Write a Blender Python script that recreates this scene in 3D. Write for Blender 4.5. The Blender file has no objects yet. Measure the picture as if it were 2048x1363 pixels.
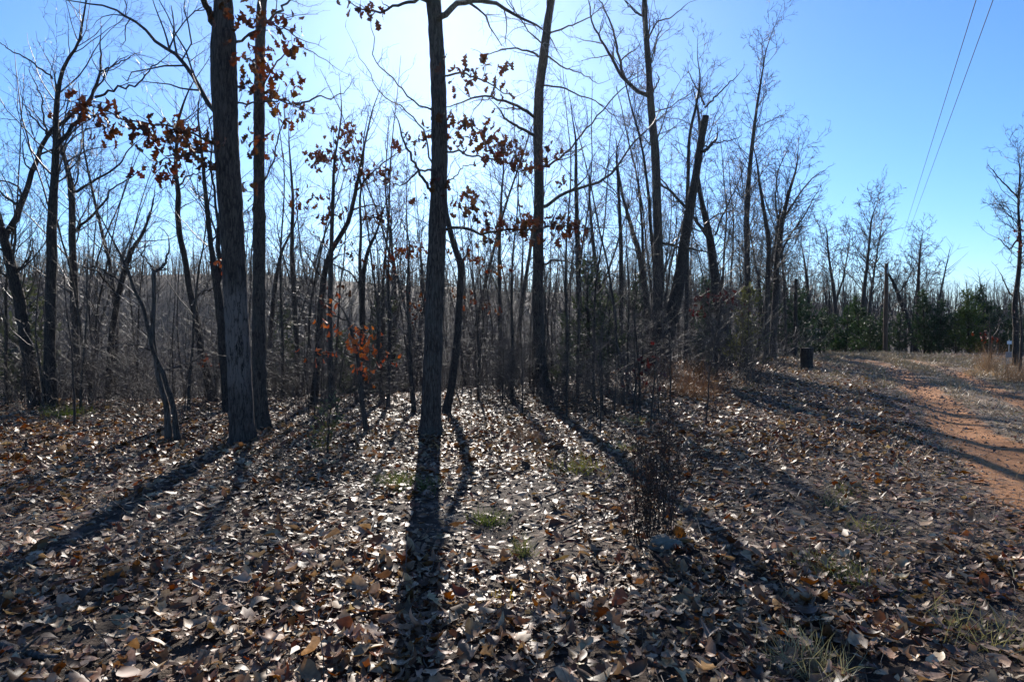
import bpy, math
import numpy as np
from mathutils import Vector, Matrix

# ------------------------------------------------------------------ camera, sky, sun, exposure
F_PX = 1365.0                      # focal length in pixels of the 2048 px wide photograph (24 mm on 36 mm)
PITCH = math.radians(1.74)
EYE = 1.6
SUN_AZ, SUN_EL = math.radians(-5.2), math.radians(25.8)
scene = bpy.context.scene
cam_data = bpy.data.cameras.new('camera')
cam_data.lens, cam_data.sensor_width = 24.0, 36.0
cam_data.clip_start, cam_data.clip_end = 0.05, 3000
cam = bpy.data.objects.new('camera', cam_data)
scene.collection.objects.link(cam)
cam.location = (0, 0, EYE)
cam.rotation_euler = (math.pi / 2 - PITCH, 0, 0)
scene.camera = cam

world = bpy.data.worlds.new('World')
scene.world = world
world.use_nodes = True
wn = world.node_tree
bg = wn.nodes['Background']
sky = wn.nodes.new('ShaderNodeTexSky')
sky.sky_type = 'NISHITA'
sky.sun_disc = False
sky.sun_elevation = SUN_EL
sky.sun_rotation = SUN_AZ
sky.air_density, sky.dust_density, sky.ozone_density = 1.0, 0.3, 10.0
wn.links.new(sky.outputs['Color'], bg.inputs['Color'])
bg.inputs['Strength'].default_value = 0.105

sun_data = bpy.data.lights.new('sun', 'SUN')
sun_data.energy = 5.0
sun_data.angle = math.radians(0.53)
sun_data.color = (1.0, 0.93, 0.84)
sun = bpy.data.objects.new('sun', sun_data)
scene.collection.objects.link(sun)
to_sun = Vector((math.sin(SUN_AZ) * math.cos(SUN_EL), math.cos(SUN_AZ) * math.cos(SUN_EL), math.sin(SUN_EL)))
sun.rotation_euler = to_sun.to_track_quat('Z', 'Y').to_euler()
sun.location = (0, 0, 30)

vs = scene.view_settings
vs.view_transform = 'Standard'
vs.look = 'None'
vs.gamma = 1.0
vs.exposure = 0.82
scene.cycles.use_denoising = True
scene.cycles.max_bounces = 6
scene.cycles.diffuse_bounces = 3
scene.cycles.transparent_max_bounces = 4

COL = scene.collection
rng = np.random.default_rng(7)

# ------------------------------------------------------------------ helpers
def ray(px, py):
    u, v = (px - 1024.0) / F_PX, (681.5 - py) / F_PX
    c, s = math.cos(PITCH), math.sin(PITCH)
    return np.array([u, c + v * s, -s + v * c])

def at(px, py, D):
    """The point of the place that stands D metres in front of the camera and shows at this pixel."""
    d = ray(px, py)
    return np.array([0, 0, EYE]) + d * (D / d[1])

# track: centre line of the left rut (plan view, metres)
RUT = np.array([(2.6, -6), (3.4, 0), (4.3, 3.2), (4.75, 5.2), (5.3, 7), (6.35, 9.5), (7.7, 12), (8.9, 14.6), (10.6, 18.2), (12.6, 22.5), (14.0, 27), (14.3, 33), (13, 40)], float)
RUT_GAP = 1.65

def rut_x(y):
    return np.interp(y, RUT[:, 1], RUT[:, 0])

def lattice_noise(x, y, seed, cell):
    """Smooth value noise in [-1, 1]."""
    r = np.random.default_rng(seed).uniform(-1, 1, (64, 64))
    gx, gy = np.asarray(x, float) / cell, np.asarray(y, float) / cell
    ix, iy = np.floor(gx).astype(int), np.floor(gy).astype(int)
    fx, fy = gx - ix, gy - iy
    fx, fy = fx * fx * (3 - 2 * fx), fy * fy * (3 - 2 * fy)
    a, b = r[ix % 64, iy % 64], r[(ix + 1) % 64, iy % 64]
    c, d = r[ix % 64, (iy + 1) % 64], r[(ix + 1) % 64, (iy + 1) % 64]
    return (a * (1 - fx) + b * fx) * (1 - fy) + (c * (1 - fx) + d * fx) * fy

def sstep(a, b, x):
    t = np.clip((np.asarray(x, float) - a) / (b - a), 0, 1)
    return t * t * (3 - 2 * t)

def height(x, y):
    x, y = np.asarray(x, float), np.asarray(y, float)
    edge = np.interp(x, [-30, -8, -3, 0, 3, 6, 10, 16, 40], [12.5, 14.0, 15.5, 18, 22, 27, 31.5, 33, 33])
    steep = np.interp(x, [-10, 5, 12, 30], [0.17, 0.14, 0.05, 0.045])
    d = y - edge
    soft = np.where(d > 12, d, np.log1p(np.exp(np.clip(d * 1.2, -40, 40))) / 1.2)
    floor_z = np.interp(x, [-20, 20, 60], [-11.0, -8.5, -3.5])
    z = np.maximum(-steep * soft, floor_z)
    z = np.where(d > 0, floor_z + np.log1p(np.exp(np.clip((z - floor_z) * 1.5, -40, 40))) / 1.5 - math.log(2) / 1.5 * np.exp(-d / 12), z)
    a = x / np.maximum(y, 20)
    ridge = np.interp(a, [-0.9, -0.35, 0.0, 0.4, 0.62, 0.9], [11.6, 11.4, 8.8, 6.2, 2.4, 1.8])
    t = sstep(74, 158, y)
    z = z * (1 - t) + t * (ridge + 0.8 * lattice_noise(x, y, 3, 37) + 0.4 * lattice_noise(x, y, 4, 14))
    z = z - sstep(180, 600, y) * 14
    near = np.clip(1.4 - np.abs(x - rut_x(y) - 0.8) / 3.0, 0, 1)
    micro = 0.035 * lattice_noise(x, y, 11, 1.3) + 0.018 * lattice_noise(x + 5, y, 12, 0.5) + 0.06 * lattice_noise(x, y, 13, 4.0)
    tw_ = x - rut_x(y)
    wave = 0.12 * lattice_noise(x * 0 + 3, y, 21, 2.1)
    ruts = -0.045 * np.exp(-((tw_ - wave) / 0.3) ** 2) - 0.04 * np.exp(-((tw_ - RUT_GAP - wave) / 0.27) ** 2) + 0.025 * np.exp(-((tw_ - RUT_GAP / 2) / 0.4) ** 2)
    rough = 0.012 * lattice_noise(x, y, 71, 0.22) + 0.02 * lattice_noise(x, y, 72, 0.9)
    on = np.clip(1.6 - np.abs(tw_ - 0.8) / 1.5, 0, 1) * np.clip((36 - y) / 3, 0, 1)
    return z + micro * (1 - np.clip(near * 1.6, 0, 1)) + (ruts + rough) * on

def hz(x, y):
    return float(height(x, y))

def ground_hit(px, py):
    d = ray(px, py)
    lo = 1.0
    for k in range(4000):
        D = lo * 1.004
        p = np.array([0, 0, EYE]) + d * (D / d[1])
        if p[2] <= hz(p[0], p[1]):
            break
        lo = D
    return np.array([p[0], p[1], hz(p[0], p[1])])

def build_mesh(name, V, faces, attrs=None, smooth=True):
    """faces: list of (k, 3) and (k, 4) index arrays."""
    me = bpy.data.meshes.new(name)
    V = np.asarray(V, np.float32)
    me.vertices.add(len(V))
    me.vertices.foreach_set('co', V.ravel())
    faces = [np.asarray(f, np.int32) for f in faces if len(f)]
    loops = np.concatenate([f.ravel() for f in faces])
    tot = np.concatenate([np.full(len(f), f.shape[1], np.int32) for f in faces])
    start = np.concatenate([[0], np.cumsum(tot)[:-1]]).astype(np.int32)
    me.loops.add(len(loops))
    me.loops.foreach_set('vertex_index', loops)
    me.polygons.add(len(tot))
    me.polygons.foreach_set('loop_start', start)
    me.polygons.foreach_set('loop_total', tot)
    me.polygons.foreach_set('use_smooth', np.full(len(tot), smooth, bool))
    for k, a in (attrs or {}).items():
        a = np.asarray(a, np.float32)
        if a.ndim == 1:
            at_ = me.attributes.new(k, 'FLOAT', 'POINT')
            at_.data.foreach_set('value', a)
        else:
            at_ = me.attributes.new(k, 'FLOAT_COLOR', 'POINT')
            at_.data.foreach_set('color', np.hstack([a, np.ones((len(a), 1), np.float32)]).astype(np.float32).ravel())
    me.update()
    me.validate()
    return me

def link(name, me, mat=None, parent=None, loc=(0, 0, 0)):
    o = bpy.data.objects.new(name, me)
    COL.objects.link(o)
    if mat is not None and me is not None and not me.materials:
        me.materials.append(mat)
    o.parent = parent
    o.location = loc
    return o

def tag(o, label=None, cat=None, group=None, kind=None):
    if label: o['label'] = label
    if cat: o['category'] = cat
    if group: o['group'] = group
    if kind: o['kind'] = kind
    return o

def empty(name, loc, rz=0.0, scale=1.0):
    o = bpy.data.objects.new(name, None)
    COL.objects.link(o)
    o.empty_display_size = 0.2
    o.location = loc
    o.rotation_euler = (0, 0, rz)
    o.scale = (scale,) * 3
    return o

def copy_tree(src, loc, rz=0.0, scale=1.0):
    r = src.copy()
    COL.objects.link(r)
    r.location, r.rotation_euler, r.scale = loc, (0, 0, rz), (scale,) * 3
    for ch in src.children:
        c = ch.copy()
        COL.objects.link(c)
        c.parent = r
    return r

def unit(v):
    return v / np.maximum(np.linalg.norm(v, axis=-1, keepdims=True), 1e-9)

class Tubes:
    """Collects tapering tubes (batches of polylines) and turns them into one mesh."""
    def __init__(self):
        self.V, self.Q, self.T, self.n = [], [], [], 0
    def add(self, P, R, sides=5, cap=False):
        P, R = np.asarray(P, float), np.asarray(R, float)
        if P.ndim == 2:
            P, R = P[None], R[None]
        K, n = P.shape[:2]
        if K == 0: return
        T = unit(np.gradient(P, axis=1))
        mean = np.abs(unit(P[:, -1] - P[:, 0]))
        ref = np.eye(3)[np.argmin(mean, axis=1)][:, None, :]
        A = unit(np.cross(T, ref))
        B = np.cross(T, A)
        th = np.arange(sides) * 2 * math.pi / sides
        ring = P[:, :, None, :] + R[:, :, None, None] * (np.cos(th)[:, None] * A[:, :, None, :] + np.sin(th)[:, None] * B[:, :, None, :])
        idx = self.n + np.arange(K * n * sides).reshape(K, n, sides)
        nx = np.roll(idx, -1, axis=2)
        q = np.stack([idx[:, :-1], nx[:, :-1], nx[:, 1:], idx[:, 1:]], -1).reshape(-1, 4)
        self.V.append(ring.reshape(-1, 3)); self.Q.append(q)
        self.n += K * n * sides
        if cap:
            c = self.n + np.arange(K)
            self.V.append(P[:, -1]); self.n += K
            self.T.append(np.stack([idx[:, -1], nx[:, -1], np.repeat(c[:, None], sides, 1)], -1).reshape(-1, 3))
    def tri(self, V, T):
        self.V.append(np.asarray(V, float)); self.T.append(np.asarray(T) + self.n); self.n += len(V)
    def mesh(self, name, off=(0, 0, 0), smooth=True):
        return build_mesh(name, np.concatenate(self.V) - np.asarray(off), [np.concatenate(x) for x in (self.Q, self.T) if x], smooth=smooth)

def resample(P, n, R=None):
    P = np.asarray(P, float)
    s = np.concatenate([[0], np.cumsum(np.linalg.norm(np.diff(P, axis=0), axis=1))])
    t = np.linspace(0, s[-1], n)
    # smooth the traced corners a little
    Q = np.stack([np.interp(t, s, P[:, i]) for i in range(3)], 1)
    Q[1:-1] = 0.5 * Q[1:-1] + 0.25 * (Q[:-2] + Q[2:])
    if R is None: return Q
    return Q, np.interp(t, s, R)

def walk(S, Dr, L, n, wig, trop, rg):
    """Random-walk polylines: starts, directions, lengths -> (K, n, 3)."""
    P = [S]
    d = unit(Dr)
    step = (L / (n - 1))[:, None]
    up = np.array([0, 0, 1.0])
    for i in range(n - 1):
        d = unit(d + rg.normal(0, wig, d.shape) + trop * up)
        P.append(P[-1] + d * step)
    return np.stack(P, 1)

def kids(P, R, count, rg, tmin=0.25, tmax=1.0, ang=(0.6, 1.05), flat=0.0):
    """Start points, directions and radii of side shoots spread along polylines."""
    K, n = P.shape[:2]
    c = np.maximum(0, np.round(count + rg.uniform(-0.5, 0.5, K))).astype(int)
    k = np.repeat(np.arange(K), c)
    M = len(k)
    t = rg.uniform(tmin, tmax, M) * (n - 1)
    i = np.minimum(t.astype(int), n - 2)
    f = (t - i)[:, None]
    S = P[k, i] * (1 - f) + P[k, i + 1] * f
    T = unit(P[k, i + 1] - P[k, i])
    r = R[k, i] * (1 - f[:, 0]) + R[k, i + 1] * f[:, 0]
    side = unit(np.cross(T, rg.normal(0, 1, (M, 3))))
    side[:, 2] *= (1 - flat)
    side = unit(side)
    a = rg.uniform(ang[0], ang[1], M)[:, None]
    return S, T * np.cos(a) + side * np.sin(a), r, k, t / (n - 1)

def shoots(tb, P, R, L, rg, levels=2, per_m=(3.2, 5.0, 5.5), ratio=0.5, trop=0.06, wig=0.24, tmin=0.2, thin=0.002):
    """Adds levels of side shoots to parent polylines (K, n, 3), radii (K, n), lengths (K)."""
    for lv in range(levels):
        S, Dr, r, k, t = kids(P, R, per_m[min(lv, len(per_m) - 1)] * L, rg, tmin=tmin)
        if len(S) == 0: return
        ll = np.clip(L[k] * ratio * rg.uniform(0.45, 1.15, len(S)) * (1.1 - 0.6 * t), 0.12, None)
        r0 = np.clip(r * rg.uniform(0.35, 0.62, len(S)), thin * (1.5, 1.15, 0.9)[min(lv, 2)], None)
        n = (6, 4, 2)[min(lv, 2)]
        Pn = walk(S, Dr, ll, n, wig * (1 + 0.2 * lv), trop, rg)
        Rn = r0[:, None] * np.linspace(1, 0.35, n)[None, :]
        Rn = np.maximum(Rn, thin * 0.55)
        tb.add(Pn, Rn, 4 if lv == 0 else 3)
        P, R, L = Pn, Rn, ll

# ------------------------------------------------------------------ materials
def new_mat(name):
    m = bpy.data.materials.new(name)
    m.use_nodes = True
    nt = m.node_tree
    return m, nt, nt.nodes['Principled BSDF'], nt.nodes['Material Output']

def nd(nt, kind, **kw):
    n = nt.nodes.new(kind)
    for k, v in kw.items():
        if k in n.inputs: n.inputs[k].default_value = v
        else: setattr(n, k, v)
    return n

def ramp(nt, src, stops):
    r = nt.nodes.new('ShaderNodeValToRGB')
    while len(r.color_ramp.elements) < len(stops): r.color_ramp.elements.new(0.5)
    for e, (p, c) in zip(r.color_ramp.elements, stops):
        e.position, e.color = p, (*c, 1)
    nt.links.new(src, r.inputs['Fac'])
    return r.outputs['Color']

def bark_mat(name, dark, mid, light, scale=1.0, stretch=0.16, bump=0.6, rough=0.85, lichen=None, pale=None):
    """pale: colour of weathered plate faces on the lower two metres (0.3 to 2.3 m above the foot)."""
    m, nt, b, out = new_mat(name)
    tc = nd(nt, 'ShaderNodeTexCoord')
    mp = nd(nt, 'ShaderNodeMapping')
    mp.inputs['Scale'].default_value = (scale, scale, scale * stretch)
    nt.links.new(tc.outputs['Object'], mp.inputs['Vector'])
    vo = nd(nt, 'ShaderNodeTexVoronoi', Scale=34.0)
    vo.feature = 'DISTANCE_TO_EDGE'
    no = nd(nt, 'ShaderNodeTexNoise', Scale=26.0, Detail=5.0, Roughness=0.65)
    n2 = nd(nt, 'ShaderNodeTexNoise', Scale=2.3, Detail=4.0)
    wob = nd(nt, 'ShaderNodeMixRGB', blend_type='ADD')
    wob.inputs['Fac'].default_value = 0.08
    nt.links.new(mp.outputs['Vector'], wob.inputs[1]); nt.links.new(no.outputs['Color'], wob.inputs[2])
    nt.links.new(wob.outputs['Color'], vo.inputs['Vector'])
    nt.links.new(mp.outputs['Vector'], no.inputs['Vector'])
    nt.links.new(tc.outputs['Object'], n2.inputs['Vector'])
    mul = nd(nt, 'ShaderNodeMath', operation='MULTIPLY_ADD')
    nt.links.new(vo.outputs['Distance'], mul.inputs[0]); mul.inputs[1].default_value = 1.5
    nt.links.new(no.outputs['Fac'], mul.inputs[2])
    c = ramp(nt, mul.outputs[0], [(0.38, dark), (0.58, mid), (0.85, light)])
    if lichen:
        lf = ramp(nt, n2.outputs['Fac'], [(0.52, (0, 0, 0)), (0.68, (1, 1, 1))])
        mx = nd(nt, 'ShaderNodeMixRGB')
        sc = nd(nt, 'ShaderNodeMath', operation='MULTIPLY')
        nt.links.new(lf, sc.inputs[0]); sc.inputs[1].default_value = 0.55
        nt.links.new(sc.outputs[0], mx.inputs['Fac'])
        nt.links.new(c, mx.inputs[1]); mx.inputs[2].default_value = (*lichen, 1)
        c = mx.outputs['Color']
    if pale:
        sx = nd(nt, 'ShaderNodeSeparateXYZ'); nt.links.new(tc.outputs['Object'], sx.inputs[0])
        zz = nd(nt, 'ShaderNodeMath', operation='MULTIPLY_ADD'); nt.links.new(n2.outputs['Fac'], zz.inputs[0]); zz.inputs[1].default_value = 1.4; nt.links.new(sx.outputs['Z'], zz.inputs[2])
        dv = nd(nt, 'ShaderNodeMath', operation='MULTIPLY'); nt.links.new(zz.outputs[0], dv.inputs[0]); dv.inputs[1].default_value = 0.25
        band = ramp(nt, dv.outputs[0], [(0.2, (0, 0, 0)), (0.42, (1, 1, 1)), (0.62, (1, 1, 1)), (0.75, (0, 0, 0))])
        plate = ramp(nt, mul.outputs[0], [(0.48, (0, 0, 0)), (0.7, (1, 1, 1))])
        pm = nd(nt, 'ShaderNodeMath', operation='MULTIPLY'); nt.links.new(band, pm.inputs[0]); nt.links.new(plate, pm.inputs[1])
        mx = nd(nt, 'ShaderNodeMixRGB'); nt.links.new(pm.outputs[0], mx.inputs['Fac']); nt.links.new(c, mx.inputs[1]); mx.inputs[2].default_value = (*pale, 1)
        c = mx.outputs['Color']
    nt.links.new(c, b.inputs['Base Color'])
    b.inputs['Roughness'].default_value = rough
    b.inputs['Specular IOR Level'].default_value = 0.3
    if bump:
        bp = nd(nt, 'ShaderNodeBump', Strength=bump, Distance=0.02)
        nt.links.new(mul.outputs[0], bp.inputs['Height'])
        nt.links.new(bp.outputs['Normal'], b.inputs['Normal'])
    return m

M = {}
M['oak_bark'] = bark_mat('oak_bark', (0.015, 0.0095, 0.0065), (0.05, 0.036, 0.027), (0.108, 0.084, 0.066), 1.0, 0.15, 0.8, lichen=(0.085, 0.08, 0.064))
M['pale_oak_bark'] = bark_mat('pale_oak_bark', (0.012, 0.0085, 0.0065), (0.04, 0.03, 0.0235), (0.085, 0.066, 0.054), 0.8, 0.17, 0.9, pale=(0.165, 0.13, 0.108))
M['grey_bark'] = bark_mat('grey_bark', (0.014, 0.0095, 0.007), (0.042, 0.032, 0.0245), (0.085, 0.067, 0.053), 1.2, 0.2, 0.6, lichen=(0.07, 0.068, 0.054))
M['dark_bark'] = bark_mat('dark_bark', (0.01, 0.0075, 0.006), (0.03, 0.0225, 0.017), (0.06, 0.046, 0.036), 1.1, 0.2, 0.6)
M['twig'] = bark_mat('twig_bark', (0.024, 0.018, 0.014), (0.05, 0.039, 0.031), (0.09, 0.073, 0.06), 0.6, 0.5, 0, rough=0.5)
M['brush'] = bark_mat('brush_bark', (0.03, 0.021, 0.015), (0.068, 0.05, 0.038), (0.125, 0.098, 0.078), 0.6, 0.5, 0, rough=0.6)
M['far'] = bark_mat('far_bark', (0.026, 0.0205, 0.0165), (0.046, 0.037, 0.03), (0.07, 0.058, 0.049), 0.05, 0.5, 0, rough=0.8)
M['dead_wood'] = bark_mat('dead_wood', (0.02, 0.016, 0.012), (0.06, 0.047, 0.036), (0.11, 0.092, 0.078), 0.8, 0.12, 0.6)
M['pole_wood'] = bark_mat('pole_wood', (0.05, 0.026, 0.015), (0.09, 0.05, 0.03), (0.13, 0.078, 0.05), 0.8, 0.06, 0.3)

def leaf_mat(name, source, translucent=0.35, rough=0.45, spec=0.4):
    """source: 'attr' reads the per-leaf colour attribute, 'object' the object's own colour."""
    m, nt, b, out = new_mat(name)
    if source == 'attr':
        s = nd(nt, 'ShaderNodeAttribute'); s.attribute_name = 'col'; col = s.outputs['Color']
    else:
        s = nd(nt, 'ShaderNodeObjectInfo'); col = s.outputs['Color']
    tc = nd(nt, 'ShaderNodeTexCoord')
    no = nd(nt, 'ShaderNodeTexNoise', Scale=30.0 if source == 'attr' else 7.0, Detail=3.0)
    nt.links.new(tc.outputs['Object'], no.inputs['Vector'])
    v = ramp(nt, no.outputs['Fac'], [(0.3, (0.6, 0.57, 0.55)), (0.7, (1.2, 1.18, 1.15))])
    mx = nd(nt, 'ShaderNodeMixRGB', blend_type='MULTIPLY'); mx.inputs['Fac'].default_value = 1
    nt.links.new(col, mx.inputs[1]); nt.links.new(v, mx.inputs[2])
    nt.links.new(mx.outputs['Color'], b.inputs['Base Color'])
    b.inputs['Roughness'].default_value = rough
    b.inputs['Specular IOR Level'].default_value = spec
    tr = nd(nt, 'ShaderNodeBsdfTranslucent')
    hs = nd(nt, 'ShaderNodeHueSaturation', Saturation=1.25, Value=1.3)
    nt.links.new(mx.outputs['Color'], hs.inputs['Color'])
    nt.links.new(hs.outputs['Color'], tr.inputs['Color'])
    ms = nd(nt, 'ShaderNodeMixShader'); ms.inputs['Fac'].default_value = translucent
    nt.links.new(b.outputs[0], ms.inputs[1]); nt.links.new(tr.outputs[0], ms.inputs[2])
    nt.links.new(ms.outputs[0], out.inputs['Surface'])
    return m

M['litter'] = leaf_mat('fallen_leaf_litter', 'attr', 0.18, 0.5, 0.27)
M['litter_one'] = leaf_mat('fallen_leaf_single', 'object', 0.18, 0.5, 0.27)
M['dry_leaf'] = leaf_mat('hanging_dry_leaf', 'object', 0.2, 0.55, 0.25)
M['needles'] = leaf_mat('cedar_needles', 'object', 0.25, 0.6)
M['blades'] = leaf_mat('grass_blades', 'object', 0.35, 0.5)

def ground_mat(name, track=False):
    m, nt, b, out = new_mat(name)
    tc = nd(nt, 'ShaderNodeTexCoord')
    P = tc.outputs['Object']
    vo = nd(nt, 'ShaderNodeTexVoronoi', Scale=13.0, Randomness=1.0)
    n1 = nd(nt, 'ShaderNodeTexNoise', Scale=9.0, Detail=6.0, Roughness=0.7)
    n2 = nd(nt, 'ShaderNodeTexNoise', Scale=1.1, Detail=5.0, Roughness=0.6)
    n3 = nd(nt, 'ShaderNodeTexNoise', Scale=60.0, Detail=4.0, Roughness=0.7)
    for n in (vo, n1, n2, n3): nt.links.new(P, n.inputs['Vector'])
    sep = nd(nt, 'ShaderNodeSeparateColor')
    nt.links.new(vo.outputs['Color'], sep.inputs['Color'])
    leafc = ramp(nt, sep.outputs[0], [(0.0, (0.018, 0.012, 0.008)), (0.35, (0.05, 0.029, 0.018)), (0.65, (0.095, 0.064, 0.043)), (1.0, (0.19, 0.145, 0.11))])
    dark = nd(nt, 'ShaderNodeMixRGB', blend_type='MULTIPLY'); dark.inputs['Fac'].default_value = 0.8
    nt.links.new(leafc, dark.inputs[1])
    nt.links.new(ramp(nt, n1.outputs['Fac'], [(0.3, (0.4, 0.38, 0.36)), (0.7, (1, 1, 1))]), dark.inputs[2])
    col = dark.outputs['Color']
    if track:
        at_ = nd(nt, 'ShaderNodeAttribute'); at_.attribute_name = 'rut'
        straw = ramp(nt, n1.outputs['Fac'], [(0.3, (0.1, 0.068, 0.042)), (0.55, (0.24, 0.175, 0.11)), (0.75, (0.38, 0.29, 0.195))])
        n4 = nd(nt, 'ShaderNodeTexNoise', Scale=3.4, Detail=6.0, Roughness=0.72)
        nt.links.new(P, n4.inputs['Vector'])
        soil = ramp(nt, n3.outputs['Fac'], [(0.25, (0.16, 0.06, 0.02)), (0.5, (0.36, 0.155, 0.052)), (0.78, (0.52, 0.265, 0.11))])
        def masked(a, channel, lo, hi):
            ad = nd(nt, 'ShaderNodeMath', operation='ADD')
            s1 = nd(nt, 'ShaderNodeMath', operation='MULTIPLY_ADD')
            nt.links.new(n4.outputs['Fac'], s1.inputs[0]); s1.inputs[1].default_value = 1.9; s1.inputs[2].default_value = -0.95
            s2 = nd(nt, 'ShaderNodeMath', operation='MULTIPLY_ADD')
            nt.links.new(n1.outputs['Fac'], s2.inputs[0]); s2.inputs[1].default_value = 0.7; nt.links.new(s1.outputs[0], s2.inputs[2])
            nt.links.new(s2.outputs[0], ad.inputs[0]); nt.links.new(channel, ad.inputs[1])
            return ramp(nt, ad.outputs[0], [(lo, (0, 0, 0)), (hi, (1, 1, 1))])
        sepc = nd(nt, 'ShaderNodeSeparateColor'); nt.links.new(at_.outputs['Color'], sepc.inputs['Color'])
        mA = nd(nt, 'ShaderNodeMixRGB')
        nt.links.new(masked(0, sepc.outputs[1], 0.55, 0.85), mA.inputs['Fac']); nt.links.new(col, mA.inputs[1]); nt.links.new(straw, mA.inputs[2])
        mB = nd(nt, 'ShaderNodeMixRGB')
        nt.links.new(masked(0, sepc.outputs[0], 0.6, 0.92), mB.inputs['Fac']); nt.links.new(mA.outputs['Color'], mB.inputs[1]); nt.links.new(soil, mB.inputs[2])
        col = mB.outputs['Color']
    nt.links.new(col, b.inputs['Base Color'])
    b.inputs['Roughness'].default_value = 0.85
    b.inputs['Specular IOR Level'].default_value = 0.25
    hsum = nd(nt, 'ShaderNodeMath', operation='MULTIPLY_ADD')
    nt.links.new(n3.outputs['Fac'], hsum.inputs[0]); hsum.inputs[1].default_value = 0.5; nt.links.new(n1.outputs['Fac'], hsum.inputs[2])
    bp = nd(nt, 'ShaderNodeBump', Strength=0.9, Distance=0.04)
    nt.links.new(hsum.outputs[0], bp.inputs['Height'])
    nt.links.new(bp.outputs['Normal'], b.inputs['Normal'])
    return m

M['ground'] = ground_mat('woodland_floor')
M['track'] = ground_mat('orange_dirt_track', True)

def plain(name, c, rough=0.7, metal=0.0):
    m, nt, b, out = new_mat(name)
    tc = nd(nt, 'ShaderNodeTexCoord')
    no = nd(nt, 'ShaderNodeTexNoise', Scale=14.0, Detail=5.0)
    nt.links.new(tc.outputs['Object'], no.inputs['Vector'])
    cc = ramp(nt, no.outputs['Fac'], [(0.25, tuple(x * 0.7 for x in c)), (0.75, tuple(min(1, x * 1.15) for x in c))])
    nt.links.new(cc, b.inputs['Base Color'])
    b.inputs['Roughness'].default_value = rough
    b.inputs['Metallic'].default_value = metal
    bp = nd(nt, 'ShaderNodeBump', Strength=0.4, Distance=0.02)
    nt.links.new(no.outputs['Fac'], bp.inputs['Height']); nt.links.new(bp.outputs['Normal'], b.inputs['Normal'])
    return m
M['stone'] = plain('lichen_stone', (0.16, 0.145, 0.115), 0.95)
M['sign_white'] = plain('white_sign', (0.8, 0.8, 0.8), 0.5)
M['steel'] = plain('dull_steel', (0.35, 0.35, 0.34), 0.5, 0.6)
M['weathered'] = plain('weathered_board', (0.28, 0.25, 0.23), 0.8)
M['cable'] = plain('wire_metal', (0.05, 0.05, 0.055), 0.8, 0.0)

# ------------------------------------------------------------------ the setting: ground and track
gy = np.concatenate([np.linspace(-8, 2, 14)[:-1], np.geomspace(2, 40, 150), np.geomspace(40, 900, 70)[1:]])
gs = np.linspace(-1, 1, 200)
spread_ = 1.6
GY, GS = np.meshgrid(gy, gs, indexing='ij')
GX = np.sign(GS) * np.abs(GS) ** 1.15 * (np.maximum(GY, 4) * spread_ + 6)
GZ = height(GX, GY)
GZ -= 0.07 * sstep(0, 0.5, 1.9 - np.abs(GX - rut_x(GY) - 0.95)) * sstep(0, 2, 32 - GY)
ny, nx_ = GX.shape
ii = np.arange(ny * nx_).reshape(ny, nx_)
gq = np.stack([ii[:-1, :-1], ii[:-1, 1:], ii[1:, 1:], ii[1:, :-1]], -1).reshape(-1, 4)
ground = link('ground', build_mesh('ground', np.stack([GX, GY, GZ], -1).reshape(-1, 3), [gq]), M['ground'])
tag(ground, 'brown woodland floor falling away behind the trees', 'ground', kind='structure')

ty = np.concatenate([np.linspace(-6, 4, 40)[:-1], np.geomspace(4, 33, 230)])
tw = np.linspace(-1.7, 3.6, 76)
TY, TW = np.meshgrid(ty, tw, indexing='ij')
ctr = rut_x(TY)
TX = ctr + TW
TZ = height(TX, TY) + 0.012 - 0.05 * (sstep(1.0, 1.7, -TW) + sstep(2.9, 3.6, TW))
wv = 0.14 * lattice_noise(TX * 0 + 3, TY, 21, 2.1)
def bump_(d, w): return np.clip(1.25 - (np.abs(d) / w) ** 2 * 0.55, 0, 1)
wA = np.interp(TY, [3, 6, 9, 14, 33], [0.85, 0.7, 0.36, 0.38, 0.32])
rutA = bump_(TW - wv, wA)
rutB = bump_(TW - RUT_GAP - wv, 0.3) * 0.8
rut = np.maximum(rutA, rutB) * (0.76 + 0.3 * lattice_noise(TX, TY, 22, 2.2))
rut = rut * np.interp(TY, [0, 7, 10, 20, 24, 33], [1.1, 1.05, 0.82, 0.86, 0.72, 0.45])
str_ = np.clip(1.1 - (np.abs(TW - 1.25) / 1.9) ** 2, 0, 1)
ti = np.arange(TX.size).reshape(TX.shape)
tq = np.stack([ti[:-1, :-1], ti[:-1, 1:], ti[1:, 1:], ti[1:, :-1]], -1).reshape(-1, 4)
track = link('dirt_track', build_mesh('dirt_track', np.stack([TX, TY, TZ], -1).reshape(-1, 3), [tq], {'rut': np.stack([rut, str_, rut * 0], -1).reshape(-1, 3)}), M['track'])
tag(track, 'orange dirt track with two ruts bending away past the stump', 'dirt track', kind='structure')

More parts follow.
